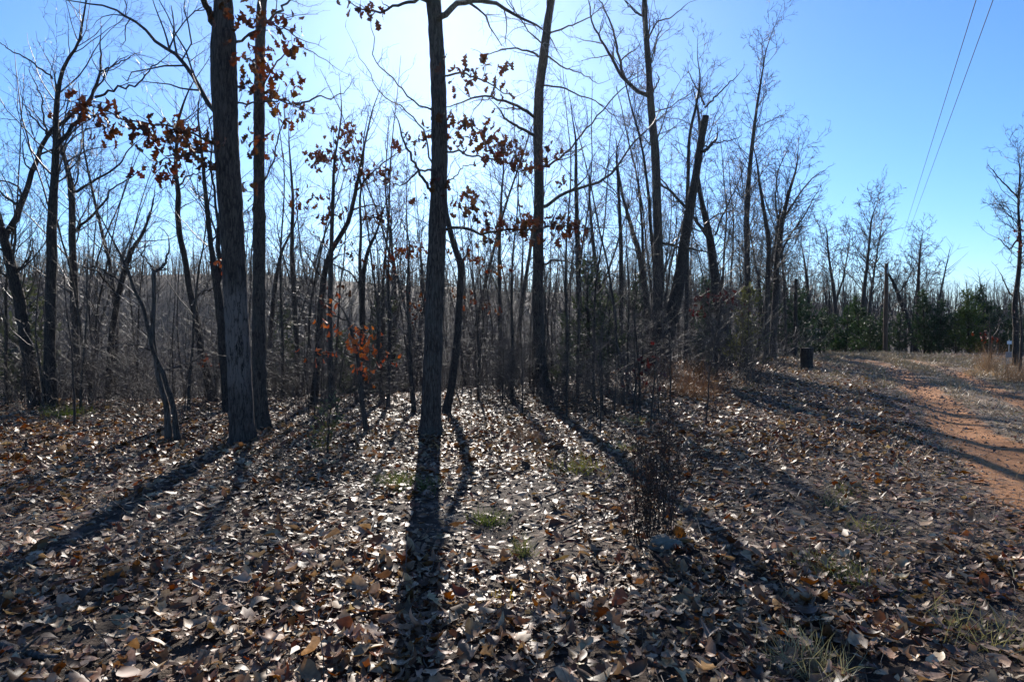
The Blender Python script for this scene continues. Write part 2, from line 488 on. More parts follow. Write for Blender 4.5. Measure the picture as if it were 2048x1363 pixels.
# ------------------------------------------------------------------ leaves
def leaf_shape(kind, rg, stations=7):
    """One curled dry leaf lying in the XY plane, stalk at the origin, length 1 along X."""
    if kind == 'oak':
        t = np.array([0, .14, .28, .40, .54, .66, .80, .90, 1.0]); w = np.array([.012, .07, .20, .10, .31, .15, .27, .13, 0.0])
    elif kind == 'broad':
        t = np.array([0, .12, .3, .5, .68, .85, 1.0]); w = np.array([.012, .13, .25, .31, .27, .15, 0.0])
    else:
        t = np.array([0, .18, .42, .7, 1.0]); w = np.array([.01, .12, .17, .13, 0.0])
    if stations < len(t):
        k = np.unique(np.round(np.linspace(0, len(t) - 1, stations)).astype(int))
        t, w = t[k], w[k]
    if stations == 2:       # far off: a folded diamond
        f = rg.normal(0, 0.12)
        return np.array([(0, 0, 0), (0.5, -0.27, f), (1, 0, rg.normal(0, 0.12)), (0.5, 0.27, f)]), np.array([(0, 1, 2, 3)])
    w = w * rg.uniform(0.85, 1.2)
    n = len(t)
    cup, bend, twist, side = rg.normal(0.3, 1.1), rg.normal(0.2, 0.4), rg.normal(0, 0.75), rg.normal(0, 0.08)
    V = np.zeros((n, 3, 3))
    for j, sg in enumerate((-1, 0, 1)):
        ww = w * (1 + rg.normal(0, 0.12, n)) * sg
        V[:, j, 0] = t + (0.05 * np.abs(ww))
        V[:, j, 1] = ww + side * np.sin(math.pi * t)
        V[:, j, 2] = cup * ww ** 2 * 1.6 + bend * (t - 0.5) ** 2 * 1.2 + twist * ww * (t - 0.5) + rg.normal(0, 0.018, n)
    i = np.arange(n * 3).reshape(n, 3)
    q = np.concatenate([np.stack([i[:-1, 0], i[1:, 0], i[1:, 1], i[:-1, 1]], -1), np.stack([i[:-1, 1], i[1:, 1], i[1:, 2], i[:-1, 2]], -1)])
    return V.reshape(-1, 3), q

PALETTE = np.array([(0.36, 0.285, 0.225), (0.27, 0.205, 0.155), (0.20, 0.14, 0.10), (0.16, 0.085, 0.052), (0.13, 0.052, 0.03), (0.10, 0.066, 0.046), (0.05, 0.034, 0.025), (0.34, 0.28, 0.235), (0.21, 0.085, 0.038), (0.48, 0.395, 0.32)])
PROB = np.array([0.15, 0.16, 0.16, 0.11, 0.10, 0.12, 0.08, 0.10, 0.015, 0.07])
def leaf_colours(n, rg):
    c = PALETTE[rg.choice(len(PALETTE), n, p=PROB / PROB.sum())]
    return np.clip(c * [1.12, 0.94, 0.71] * rg.uniform(0.65, 1.25, (n, 1)) * rg.uniform(0.93, 1.07, (n, 3)), 0.01, 0.6)

def rot_mats(yaw, tilt, axis):
    """yaw about Z, then tilt about a horizontal axis."""
    c, s = np.cos(yaw), np.sin(yaw)
    Z = np.zeros((len(yaw), 3, 3)); Z[:, 0, 0] = c; Z[:, 0, 1] = -s; Z[:, 1, 0] = s; Z[:, 1, 1] = c; Z[:, 2, 2] = 1
    ax = np.stack([np.cos(axis), np.sin(axis), 0 * axis], -1)
    K = np.zeros((len(yaw), 3, 3))
    K[:, 0, 2], K[:, 1, 2], K[:, 2, 0], K[:, 2, 1] = ax[:, 1], -ax[:, 0], -ax[:, 1], ax[:, 0]
    I = np.eye(3)[None]
    st, ct = np.sin(tilt)[:, None, None], np.cos(tilt)[:, None, None]
    Rr = I + st * K + (1 - ct) * (K @ K)
    return Rr @ Z

def spread_leaves(y0, y1, per_m2, rg):
    xm = lambda y: 0.83 * y + 0.7
    A = 0.83 * (y1 ** 2 - y0 ** 2) + 1.4 * (y1 - y0)
    n = int(A * per_m2)
    y = np.sqrt(rg.uniform(y0 ** 2, y1 ** 2, n))
    x = rg.uniform(-1, 1, n) * xm(y)
    tw_ = x - rut_x(y)
    keep = np.ones(n)
    keep = np.where(tw_ > -1.6, np.interp(tw_, [-0.8, -0.5, -0.25, 0.3, 0.75, 1.3, 2.2, 4.0], [1.0, 0.8, 0.14, 0.1, 0.6, 0.16, 0.6, 0.9]), keep)
    patch = 0.72 + 0.42 * lattice_noise(x, y, 31, 0.9) + 0.2 * lattice_noise(x, y, 32, 3.1)
    ok = rg.uniform(0, 1, n) < keep * np.clip(patch, 0.25, 1)
    return x[ok], y[ok]

litter_V, litter_Q, litter_C, litter_n = [], [], [], 0
singles = []
KINDS = ['oak', 'oak', 'broad', 'oak', 'broad', 'slim']
lrg = np.random.default_rng(41)
single_shapes = [leaf_shape(KINDS[i % 6], lrg, 9) for i in range(12)]
single_meshes = [build_mesh('fallen_leaf', v - [0.5, 0, 0], [q]) for v, q in single_shapes]
for me in single_meshes: me.materials.append(M['litter_one'])
for (y0, y1, dens, st, sc, nvar) in ((1.7, 4.5, 860, 7, 1.0, 24), (4.5, 7.5, 700, 4, 1.0, 20), (7.5, 10.5, 580, 3, 1.0, 16), (10.5, 15, 500, 2, 1.0, 16), (15, 34, 210, 2, 1.1, 12)):
    x, y = spread_leaves(y0, y1, dens, lrg)
    n = len(x)
    size = np.clip(lrg.lognormal(math.log(0.061), 0.46, n), 0.022, 0.14) * sc
    tw_ = x - rut_x(y)
    size *= np.where(tw_ > -0.6, 0.66, 1.0)
    tilt = np.abs(lrg.normal(0, 0.41, n)) * np.where(tw_ > -1.0, 0.5, 1)
    z = height(x, y) + 0.012 + lrg.uniform(0, 0.035, n) + 0.22 * size * np.sin(tilt)
    Rm = rot_mats(lrg.uniform(0, 2 * math.pi, n), tilt, lrg.uniform(0, 2 * math.pi, n))
    C = leaf_colours(n, lrg)
    near = np.zeros(n, bool)
    if y0 < 2:
        inview = (np.abs(x) < 0.74 * y) & (y > 2.95) & (lrg.uniform(0, 1, n) < 0.62)
        order = np.argsort(np.where(inview, np.hypot(y, 0.5 * x) / (size / 0.1) ** 0.5 - z * 3, 1e9))
        near[order[:300]] = True
        for k in np.nonzero(near)[0]:
            singles.append((x[k], y[k], z[k] + 0.008, Rm[k], size[k], C[k]))
    var = lrg.integers(0, nvar, n)
    for v in range(nvar):
        sel = (var == v) & ~near
        if not sel.any(): continue
        lv, lq = leaf_shape(KINDS[v % 6], lrg, st)
        lv = lv - [0.5, 0, 0]
        W = np.einsum('kij,vj->kvi', Rm[sel], lv) * size[sel][:, None, None] + np.stack([x, y, z], -1)[sel][:, None, :]
        k = sel.sum()
        litter_Q.append((lq[None] + (np.arange(k) * len(lv))[:, None, None] + litter_n).reshape(-1, 4))
        litter_V.append(W.reshape(-1, 3)); litter_C.append(np.repeat(C[sel], len(lv), 0))
        litter_n += k * len(lv)
litter = link('leaf_litter', build_mesh('leaf_litter', np.concatenate(litter_V), [np.concatenate(litter_Q)], {'col': np.concatenate(litter_C)}), M['litter'])
tag(litter, 'carpet of fallen brown and tan oak leaves over the ground', 'leaf litter', kind='stuff')
del litter_V, litter_Q, litter_C
for k, (x, y, z, Rm, s, c) in enumerate(singles):
    o = bpy.data.objects.new('fallen_leaf', single_meshes[k % 12])
    COL.objects.link(o)
    m4 = Matrix([[*(Rm[0] * s), x], [*(Rm[1] * s), y], [*(Rm[2] * s), z], [0, 0, 0, 1]])
    o.matrix_world = m4
    o.parent = litter
    o.color = (*c, 1)

# ------------------------------------------------------------------ trees traced from the photograph, each at its own distance
hang_rg = np.random.default_rng(77)
hang_shapes = [leaf_shape('oak', hang_rg, 9) for i in range(8)]
hang_meshes = []
for v, q in hang_shapes:
    me = build_mesh('dry_leaf', v, [q]); me.materials.append(M['dry_leaf']); hang_meshes.append(me)

def hang_leaves(parent, base, P, n, size, rg, spread=0.14, droop=0.9, tone=(0.17, 0.055, 0.022)):
    """n dry leaves held on a polyline P (world points)."""
    P = np.asarray(P, float)
    Q = resample(P, 60)
    nc_ = max(3, n // 7)
    clump = np.clip((np.arange(nc_) + rg.uniform(0, 1, nc_)) / nc_ * 59, 0, 59)
    for k in range(n):
        i = int(np.clip(clump[k % len(clump)] + rg.normal(0, 2.4), 0, 59))
        p = Q[i] + rg.normal(0, spread, 3) * [1, 1, 0.8]
        d = np.array([rg.normal(0, 0.6), rg.normal(0, 0.6), -droop + rg.normal(0, 0.35)])
        X = d / np.linalg.norm(d)
        Yv = np.cross(X, rg.normal(0, 1, 3)); Yv /= np.linalg.norm(Yv)
        Zv = np.cross(X, Yv)
        s = size * rg.uniform(0.65, 1.25)
        Rm = np.stack([X, Yv, Zv], 1) * s
        o = bpy.data.objects.new('dry_leaf', hang_meshes[rg.integers(0, 8)])
        COL.objects.link(o)
        o.parent = parent
        p = p - base
        o.matrix_local = Matrix([[*Rm[0], p[0]], [*Rm[1], p[1]], [*Rm[2], p[2]], [0, 0, 0, 1]])
        f = rg.uniform(0.6, 1.5)
        o.color = (min(1, tone[0] * f), tone[1] * f * rg.uniform(0.8, 1.25), tone[2] * f, 1)

def rough_trunk(P, R, sides, rg, amp, step=0.045, roots=0.42):
    """A trunk with real bark ridges: radius varied by stretched noise."""
    L = np.linalg.norm(np.diff(P, axis=0), axis=1).sum()
    n = int(min(420, L / step))
    Q, r = resample(P, n, R)
    Q[1:-1] = 0.5 * Q[1:-1] + 0.25 * (Q[:-2] + Q[2:])
    T = unit(np.gradient(Q, axis=0))
    A = unit(np.cross(T, np.array([0, 1.0, 0])[None])); B = np.cross(T, A)
    th = np.arange(sides) * 2 * math.pi / sides
    s = np.linspace(0, L, n)
    TH, S_ = np.meshgrid(th, s)
    seed = int(rg.integers(0, 9999))
    cells = max(10, int(2 * math.pi * r[0] / 0.045))
    def cyl(k, cz, sd):
        u = TH / (2 * math.pi) * k
        a = lattice_noise(u, S_ / cz, sd, 1.0); b = lattice_noise(u - k, S_ / cz, sd, 1.0)
        w = TH / (2 * math.pi)
        return a * (1 - w) + b * w
    ridge = np.abs(cyl(cells, 0.16, seed)) ** 0.6 - 0.5
    lump = cyl(4, 0.7, seed + 1)
    rr = r[:, None] * (1 + 0.05 * lump) + amp * ridge
    ph0, nl_ = rg.uniform(0, 6.28), 5
    lobes = np.clip(np.cos(nl_ * TH + ph0 + 0.9 * np.sin(2 * TH + ph0)), 0, 1) ** 0.8
    rr = rr + r[0] * roots * np.exp(-np.clip(S_ - 0.1, 0, None) / 0.11) * lobes          # root buttresses
    for kn in range(9):                                                                   # old branch scars
        t0, s0, a0, w0 = rg.uniform(0, 6.28), rg.uniform(0.4, L), rg.uniform(0.012, 0.03), rg.uniform(0.03, 0.07)
        dth = np.abs((TH - t0 + math.pi) % (2 * math.pi) - math.pi) * r[:, None]
        rr = rr + a0 * np.exp(-(dth ** 2 + (S_ - s0) ** 2) / w0 ** 2)
    V = Q[:, None, :] + rr[:, :, None] * (np.cos(TH)[:, :, None] * A[:, None, :] + np.sin(TH)[:, :, None] * B[:, None, :])
    i = np.arange(n * sides).reshape(n, sides); nx2 = np.roll(i, -1, 1)
    q = np.stack([i[:-1], nx2[:-1], nx2[1:], i[1:]], -1).reshape(-1, 4)
    cap = len(V.reshape(-1, 3))
    VV = np.concatenate([V.reshape(-1, 3), Q[-1][None]])
    t = np.stack([i[-1], nx2[-1], np.full(sides, cap)], -1)
    return VV, q, t

TREE_SEED = [100]
def traced_tree(name, label, D, trunk, limbs=(), leaves=(), cat='tree', group=None, bark='grey_bark', twig='twig', extend=0.0, crown=(0.35, 1.0, 10, 2.2), flare=1.12, hi=False, cut=False, per_m=(3.2, 5.6, 9.0), levels=None, tone=None, leafsize=0.15, base_px=None):
    """trunk: (px, py, width px) from the ground up; limbs: lists of (px, py) with a first item (w0, w1, depth run); crown: (from, to, count, length)."""
    TREE_SEED[0] += 1
    if levels is None: levels = 3 if D < 30 else 2
    thin = max(0.0023, 0.00021 * D)
    rg = np.random.default_rng(TREE_SEED[0])
    k = D / F_PX
    pts = [at(x, y, D) for x, y, w in trunk]
    rad = [w * k / 2 for x, y, w in trunk]
    g = hz(pts[0][0], pts[0][1])
    b0 = np.array([pts[0][0], pts[0][1], g])
    if pts[0][2] > g + 0.02:
        lo = b0.copy(); lo[2] = g - 0.12
        pts.insert(0, lo); rad.insert(0, rad[0] * flare)
    else:
        pts[0][2] = g - 0.12; rad[0] *= flare
    # lean a little in depth, so that no trunk stands in one plane
    P = np.array(pts); R = np.array(rad)
    hgt = P[:, 2] - g
    P[:, 1] += 0.03 * rg.normal() * np.clip(hgt, 0, 8)
    if extend > 0:
        dv = unit(P[-1] - P[-2])
        m_ = 5
        dv = unit(dv * 0.6 + [0, 0, 0.5])
        ex = P[-1] + dv * np.linspace(extend / m_, extend, m_)[:, None] + rg.normal(0, 0.06, (m_, 3))
        P = np.concatenate([P, ex]); R = np.concatenate([R, R[-1] * np.linspace(0.9, 0.3, m_)])
    elif not cut:
        dv = unit(P[-1] - P[-2]); ln_ = max(0.7, 0.16 * (P[-1][2] - g))
        ex = walk(P[-1][None], dv[None], np.array([ln_]), 6, 0.14, 0.06, rg)[0][1:]
        P = np.concatenate([P, ex]); R = np.concatenate([R, np.maximum(R[-1] * np.linspace(0.8, 0.12, 5), 0.003)])
    # flare of the root collar
    Pd, Rd = resample(P, 40, R)
    h2 = Pd[:, 2] - g
    root = empty(name, b0)
    tag(root, label, cat, group)
    if hi:
        Rd = Rd * (1 + 0.05 * np.exp(-np.clip(h2, 0, None) / 0.12))
        V, q, t = rough_trunk(Pd, Rd, 46, rg, 0.016)
        link('trunk', build_mesh('trunk', V - b0, [q, t]), M[bark], root)
    else:
        Rd = Rd * (1 + 0.03 * rg.normal(size=40)) * (1 + 0.2 * np.exp(-np.clip(h2, 0, None) / 0.15))
        Pd[2:-1] += rg.normal(0, 0.05, (37, 3)) * Rd[2:-1, None] * [1, 1, 0]
        tb = Tubes(); tb.add(Pd, Rd, 12, cap=True)
        link('trunk', tb.mesh('trunk', b0), M[bark], root)
    limb_objs = []
    for lb in limbs:
        w0, w1, run = lb[0]
        LP = np.array([at(x, y, D) for x, y in lb[1:]])
        m_ = len(LP)
        tt = np.linspace(0, 1, m_)
        for j in range(m_):
            LP[j] = at(lb[1 + j][0], lb[1 + j][1], D + run * tt[j])
        # start inside the trunk
        dn = np.argmin(np.abs(Pd[:, 2] - LP[0][2]))
        if np.linalg.norm(Pd[dn][:2] - LP[0][:2]) < Rd[dn] * 2.6:
            LP = np.concatenate([Pd[dn][None], LP])
        LR = np.interp(np.linspace(0, 1, 16), [0, 1], [w0 * k / 2, w1 * k / 2])
        LQ = resample(LP, 16)
        LQ[1:] += rg.normal(0, 0.012, (15, 3))
        tb = Tubes(); tb.add(LQ, LR, 7, cap=True)
        lo = link('limb', tb.mesh('limb', b0), M[bark], root)
        ln = np.linalg.norm(np.diff(LQ, axis=0), axis=1).sum()
        if w1 < 6:
            tb = Tubes()
            # the limb runs on into a fine tip
            Tp = walk(LQ[-1:], unit(LQ[-1:] - LQ[-3:-2]), np.array([max(0.5, ln * 0.3)]), 6, 0.2, 0.05, rg)
            Tr = (LR[-1] * np.linspace(1, 0.25, 6))[None]
            tb.add(Tp, Tr, 4)
            shoots(tb, LQ[None], LR[None], np.array([ln]), rg, levels, per_m, ratio=0.42, tmin=0.12, thin=thin)
            shoots(tb, Tp, Tr, np.array([max(0.5, ln * 0.3)]), rg, 2, per_m, ratio=0.5, thin=thin)
            tag(link('twigs', tb.mesh('twigs', b0), M[twig], lo), kind='stuff')
        limb_objs.append((lo, LQ))
    c0, c1, cn, cl = crown
    if cn:
        tb = Tubes()
        S, Dr, r, kk, t = kids(Pd[None], Rd[None], np.array([cn * 1.7]), rg, c0, c1, (0.5, 1.15))
        ll = cl * rg.uniform(0.5, 1.2, len(S)) * (1.25 - 0.75 * t)
        r0 = np.clip(np.minimum(r * 0.4, 0.0075 * ll + 0.002), 0.0025, None)
        Pn = walk(S, Dr, ll, 9, 0.17, 0.07, rg)
        Rn = r0[:, None] * np.linspace(1, 0.22, 9)
        tb.add(Pn, Rn, 5)
        shoots(tb, Pn, Rn, ll, rg, levels, per_m, thin=thin)
        link('crown', tb.mesh('crown', b0), M[twig], root)
    for (pl, n, dd) in leaves:
        LP = [at(x, y, D + dd) for x, y in pl]
        near = None
        hang_leaves(root, b0, LP, n, leafsize, rg, tone=tone or (0.17, 0.055, 0.022), spread=leafsize * 0.95)
    return root

T = traced_tree
T('oak_tree', 'large rough-barked oak holding dry leaves, with pale bark low down, left of centre', 8.75,
  [(485, 897, 46), (483, 800, 45), (479, 700, 45), (474, 600, 45), (470, 500, 45), (466, 400, 47), (459, 300, 47), (456, 200, 48), (454, 110, 50), (455, 60, 40), (457, 0, 33)],
  limbs=[[(11, 3, 1.5), (432, 238), (407, 191), (385, 147), (361, 114), (336, 99), (301, 70), (264, 40), (235, 18), (198, 11), (161, 7)],
         [(15, 10, -0.6), (438, 66), (420, 35), (409, 5), (405, -60)],
         [(5, 2, -0.5), (440, 292), (390, 272), (330, 250), (290, 246), (250, 240), (200, 215), (157, 205)],
         [(4, 2, -0.9), (438, 300), (385, 305), (345, 315), (312, 322)],
         [(6, 2, -0.4), (478, 90), (505, 64), (540, 45), (575, 60), (590, 75)],
         [(4, 2, -0.6), (478, 205), (520, 205), (560, 200), (600, 215)]],
  leaves=[([(157, 203), (200, 228), (250, 250), (290, 258), (330, 262)], 90, -0.4), ([(330, 262), (380, 265), (425, 280)], 60, -0.3), ([(300, 322), (340, 326), (400, 300), (435, 320)], 52, -0.8),
          ([(450, 20), (500, 15), (560, 25)], 36, -0.5), ([(540, 60), (585, 68), (560, 80)], 18, -0.5), ([(480, 90), (520, 100), (550, 110)], 24, -0.4), ([(570, 140), (580, 155)], 10, -0.5)],
  bark='pale_oak_bark', hi=True, extend=5.0, crown=(0.72, 1.0, 6, 2.2), leafsize=0.145, tone=(0.09, 0.034, 0.016), group='oaks at the front of the wood')
T('oak_tree', 'slimmer straight oak close behind the large left oak, orange leaves high up', 9.9,
  [(524, 866, 32), (519, 780, 27), (517, 650, 25), (516, 500, 24), (515, 350, 22), (514, 200, 21), (515, 100, 20), (516, 0, 18)],
  limbs=[[(5, 2, -0.6), (524, 205), (545, 195), (580, 205), (605, 212)], [(4, 1.5, 0.5), (526, 170), (560, 110), (600, 90), (650, 120)], [(4, 2, -0.5), (524, 370), (545, 330), (552, 300), (570, 225)],
         [(7, 3, 1.2), (524, 60), (560, 20), (600, -20)], [(4, 1.5, 0.8), (600, 210), (640, 190), (660, 200), (700, 175)]],
  leaves=[([(500, 160), (540, 180), (575, 210)], 60, -0.5), ([(505, 120), (545, 130)], 26, -0.4), ([(580, 210), (600, 222)], 18, -0.5), ([(490, 275), (545, 285)], 22, -0.5), ([(495, 370), (500, 385)], 10, -0.4)],
  bark='grey_bark', hi=True, extend=4.0, crown=(0.6, 1.0, 10, 2.0), leafsize=0.135, tone=(0.14, 0.054, 0.022), group='oaks at the front of the wood')
T('oak_tree', 'tall straight oak just left of centre, standing against the sun', 9.2,
  [(861, 882, 44), (862, 853, 40), (866, 670, 36), (872, 500, 36), (876, 400, 34), (878, 300, 32), (877, 220, 31), (873, 120, 30), (869, 40, 29), (866, 0, 30)],
  limbs=[[(14, 4, 1.2), (884, 28), (912, 11), (948, 0), (985, 4), (1014, 22), (1051, 38), (1084, 58)],
         [(8, 3, 0.8), (852, 0), (820, 2), (794, 11), (761, 27), (739, 22), (717, 15)],
         [(5, 2, -0.6), (893, 150), (930, 147), (952, 154), (985, 172), (1015, 190)],
         [(5, 2, 0.8), (893, 305), (915, 303), (948, 314), (985, 317), (1015, 327), (1050, 350)],
         [(7, 2, -0.7), (893, 451), (923, 453), (952, 464), (978, 470), (1003, 455), (1040, 459), (1077, 455), (1113, 451), (1165, 455)],
         [(7, 4, -0.5), (862, 380), (842, 352), (824, 315), (809, 287)],
         [(5, 2, 0.5), (858, 339), (845, 342), (820, 356), (815, 367), (798, 374), (783, 363)],
         [(4, 1.5, 0.7), (860, 335), (855, 275), (853, 262), (835, 249), (813, 220), (805, 213), (776, 202), (747, 172), (730, 130)],
         [(4, 1.5, 0.5), (860, 224), (827, 202), (809, 183), (783, 154), (747, 125), (745, 60)],
         [(3.5, 1.5, -0.3), (893, 365), (915, 345), (930, 332), (945, 330)]],
  leaves=[([(893, 140), (940, 145), (1015, 125)], 40, -0.4), ([(890, 225), (930, 250), (980, 270), (1035, 290)], 62, -0.2), ([(960, 300), (1000, 310), (1060, 325), (1085, 315)], 40, 0.4),
          ([(965, 455), (1010, 440), (1060, 455), (1110, 440), (1170, 458)], 70, -0.5), ([(900, 380), (945, 400)], 22, -0.2), ([(815, 270), (850, 255)], 16, 0.2), ([(700, 10), (740, 25), (770, 30)], 18, 0.5), ([(845, 370), (860, 385)], 8, 0)],
  bark='oak_bark', hi=True, extend=5.0, crown=(0.75, 1.0, 8, 2.2), leafsize=0.14, tone=(0.08, 0.035, 0.02), per_m=(2.6, 4.2, 7.0), group='oaks at the front of the wood')
T('oak_tree', 'tall leaning-topped oak right of centre with long bare side limbs', 14.5,
  [(1092, 800, 32), (1082, 740, 25), (1076, 650, 23), (1076, 500, 21), (1079, 367, 20), (1075, 257, 17), (1077, 183, 18), (1088, 110, 18), (1096, 37, 15), (1103, 0, 14)],
  limbs=[[(7, 2, -1.0), (1068, 235), (1040, 213), (1004, 202), (974, 191), (948, 194), (923, 205), (901, 213)],
         [(7, 4, -0.6), (1068, 273), (1044, 257), (1022, 246), (1004, 231)],
         [(5, 2, 0.8), (1079, 117), (1066, 103), (1033, 96), (1004, 99), (981, 110)],
         [(5, 2, -1.2), (1086, 337), (1114, 323), (1143, 293), (1172, 257), (1202, 227), (1242, 180)],
         [(8, 3, 1.4), (1088, 422), (1103, 400), (1132, 385), (1172, 372), (1216, 356), (1231, 337), (1260, 293), (1297, 257)],
         [(4, 1.5, -0.8), (1084, 169), (1128, 176), (1158, 191), (1194, 202), (1230, 230)],
         [(4, 1.5, 0.8), (1094, 110), (1125, 136), (1158, 143), (1190, 165)],
         [(4, 1.5, 0.5), (1098, 66), (1132, 55), (1172, 40), (1210, 10)],
         [(5, 2, -0.8), (1084, 531), (1106, 520), (1128, 522), (1150, 529)]],
  leaves=[([(1095, 300), (1125, 295)], 16, -0.5), ([(1110, 350), (1125, 370)], 12, -0.4), ([(975, 450), (1040, 440), (1090, 452)], 60, -0.6), ([(1100, 450), (1130, 455), (1172, 460)], 50, -0.5), ([(960, 265), (1000, 285), (1060, 322)], 60, -0.8), ([(985, 175), (1015, 185)], 16, -0.6), ([(895, 300), (930, 262)], 24, -0.9)],
  bark='grey_bark', hi=True, extend=4.0, crown=(0.55, 1.0, 12, 2.6), leafsize=0.14, tone=(0.08, 0.033, 0.019), group='oaks at the front of the wood')
T('oak_tree', 'tall straight tree beside the sawn leaning trunk, forked bare crown', 20.0,
  [(1308, 712, 32), (1314, 640, 25), (1318, 572, 21), (1315, 440, 17), (1311, 308, 16), (1302, 220, 14), (1297, 132, 12), (1290, 44, 10), (1288, 0, 10)],
  limbs=[[(9, 3, 1.0), (1298, 198), (1266, 176), (1244, 156), (1231, 132), (1213, 97), (1200, 79), (1180, 30)],
         [(6, 2, -1.0), (1248, 158), (1235, 101), (1226, 57), (1213, 26), (1198, 0)],
         [(4, 2, 0.4), (1305, 185), (1319, 158), (1316, 152)], [(4, 2.5, 0.3), (1301, 128), (1310, 97), (1315, 70)],
         [(4, 2, 0.8), (1290, 37), (1266, 22), (1248, 0)], [(4, 1.5, -0.8), (1295, 79), (1314, 44), (1345, 35), (1367, 13)],
         [(6, 2, -1.2), (1318, 484), (1358, 493), (1394, 500), (1425, 507)], [(5, 2, 1.0), (1314, 361), (1345, 387), (1370, 414), (1400, 450)]],
  hi=True, extend=3.5, crown=(0.45, 1.0, 22, 2.4), group='trees right of centre')
T('sawn_trunk', 'leaning dark trunk sawn off flat at the top', 19.5,
  [(1324, 722, 34), (1340, 650, 28), (1356, 582, 25), (1378, 440, 19), (1394, 352, 15), (1408, 264, 14), (1416, 228, 13)],
  limbs=[[(7, 5, 0.5), (1407, 304), (1420, 292), (1433, 280)], [(3, 1.5, 0.6), (1428, 285), (1450, 284), (1478, 275)]],
  hi=True, cut=True, crown=(0.4, 0.9, 4, 0.9), bark='dark_bark', cat='dead tree', group='trees right of centre')
T('slender_tree', 'thin straight twin pole rising behind the sawn trunk', 23,
  [(1372, 690, 9), (1374, 600, 9), (1376, 383, 8), (1380, 264, 6), (1394, 211, 5), (1403, 158, 3)], crown=(0.35, 1.0, 22, 1.8), group='trees right of centre')
T('oak_tree', 'crooked dark tree leaning left, right of the sawn trunk', 23,
  [(1452, 700, 26), (1445, 640, 22), (1438, 585, 20), (1429, 493, 16), (1420, 440, 13), (1411, 396, 10), (1403, 340, 8), (1412, 250, 6), (1408, 210, 5)],
  limbs=[[(8, 3, 0.8), (1427, 493), (1411, 467), (1389, 436), (1370, 414), (1345, 387), (1325, 361)], [(4, 1.5, -1), (1410, 215), (1425, 200), (1450, 175), (1475, 150)], [(4, 1.5, 1), (1408, 210), (1395, 180), (1375, 140)],
         [(4, 1.5, 0.6), (1430, 470), (1450, 420), (1470, 380), (1490, 330)]],
  bark='dark_bark', crown=(0.3, 1.0, 24, 2.4), group='trees right of centre')
T('slender_tree', 'tall upright tree with fine rising twigs, highest at the wood edge', 27,
  [(1492, 700, 14), (1497, 590, 12), (1495, 440, 11), (1501, 352, 9), (1508, 286, 8), (1517, 211, 5), (1530, 132, 3), (1534, 101, 2)], crown=(0.25, 1.0, 48, 2.4), per_m=(3.4, 5.0, 5.0), group='trees right of centre')
T('slender_tree', 'bare tree with broad fan crown at the right end of the wood', 27,
  [(1545, 700, 14), (1552, 590, 13), (1554, 528, 12), (1565, 440, 9), (1578, 387, 7), (1592, 343, 4)],
  limbs=[[(5, 1.5, 1), (1565, 440), (1590, 400), (1620, 360), (1640, 345)], [(5, 1.5, -1), (1556, 520), (1580, 470), (1610, 430), (1630, 390)], [(4, 1.5, 0.5), (1560, 470), (1550, 400), (1555, 340), (1575, 300)]],
  crown=(0.3, 1.0, 36, 2.6), per_m=(3.4, 5.0, 5.0), group='trees right of centre')
T('slender_tree', 'dark slender tree left of the fan-crowned one', 26,
  [(1532, 700, 11), (1534, 590, 10), (1537, 484, 9), (1526, 418, 7), (1518, 370, 5), (1512, 320, 3)], crown=(0.3, 1.0, 24, 2.0), group='trees right of centre')
T('slender_tree', 'thin tree leaning right, between the fan crown and dark snag', 29,
  [(1515, 700, 8), (1530, 600, 7), (1545, 500, 5), (1555, 430, 4)], crown=(0.3, 1.0, 18, 1.8), group='trees right of centre')
T('crooked_tree', 'crooked dark trunk just behind the centre oak, leaning left on top', 11.7,
  [(892, 826, 17), (904, 762, 16), (915, 670, 15), (919, 597, 14), (922, 531, 14), (908, 494, 12), (898, 457, 11), (890, 415, 9), (882, 340, 6)],
  limbs=[[(4, 1.5, 0.6), (922, 531), (938, 490), (945, 450)]], leaves=[([(905, 500), (960, 520), (1005, 540)], 42, 0.6), ([(900, 585), (960, 600), (1005, 620)], 24, 0.8)],
  crown=(0.55, 1.0, 10, 1.4), tone=(0.11, 0.043, 0.021), leafsize=0.11, bark='dark_bark')
T('oak_tree', 'double-topped leaning tree at the far left edge', 12.5,
  [(78, 815, 26), (62, 735, 23), (52, 670, 21), (42, 597, 21), (30, 542, 19), (18, 490, 17), (4, 445, 14), (-20, 380, 10)],
  limbs=[[(13, 5, 0.8), (22, 470), (35, 430), (48, 385), (73, 323), (92, 268), (121, 246), (170, 215), (190, 175)], [(4, 1.5, -0.8), (35, 540), (60, 515), (65, 495)],
         [(4, 1.5, 0.7), (92, 268), (85, 200), (60, 140)]],
  crown=(0.35, 1.0, 16, 2.3), bark='dark_bark', group='trees at the left edge')
T('oak_tree', 'dark straight tree forking into two stems, second from left edge', 12.0,
  [(99, 828, 25), (97, 700, 20), (97, 600, 20), (97, 487, 19), (97, 420, 17), (99, 367, 15), (102, 312, 13), (99, 220, 10), (105, 158, 8), (117, 110, 6), (147, 84, 5), (147, 37, 4), (158, 0, 3)],
  limbs=[[(10, 4, 0.8), (107, 300), (114, 293), (136, 268), (165, 227), (187, 183), (202, 143), (204, 110)], [(5, 2, -0.6), (191, 194), (227, 180), (271, 172), (290, 147), (323, 121)], [(4, 1.5, -0.8), (105, 158), (60, 120), (20, 100), (0, 85)],
         [(4, 1.5, 1.0), (202, 143), (235, 128), (270, 110)], [(4, 1.5, 0.5), (100, 270), (60, 230), (40, 190)]],
  crown=(0.38, 1.0, 20, 2.2), bark='dark_bark', group='trees at the left edge')
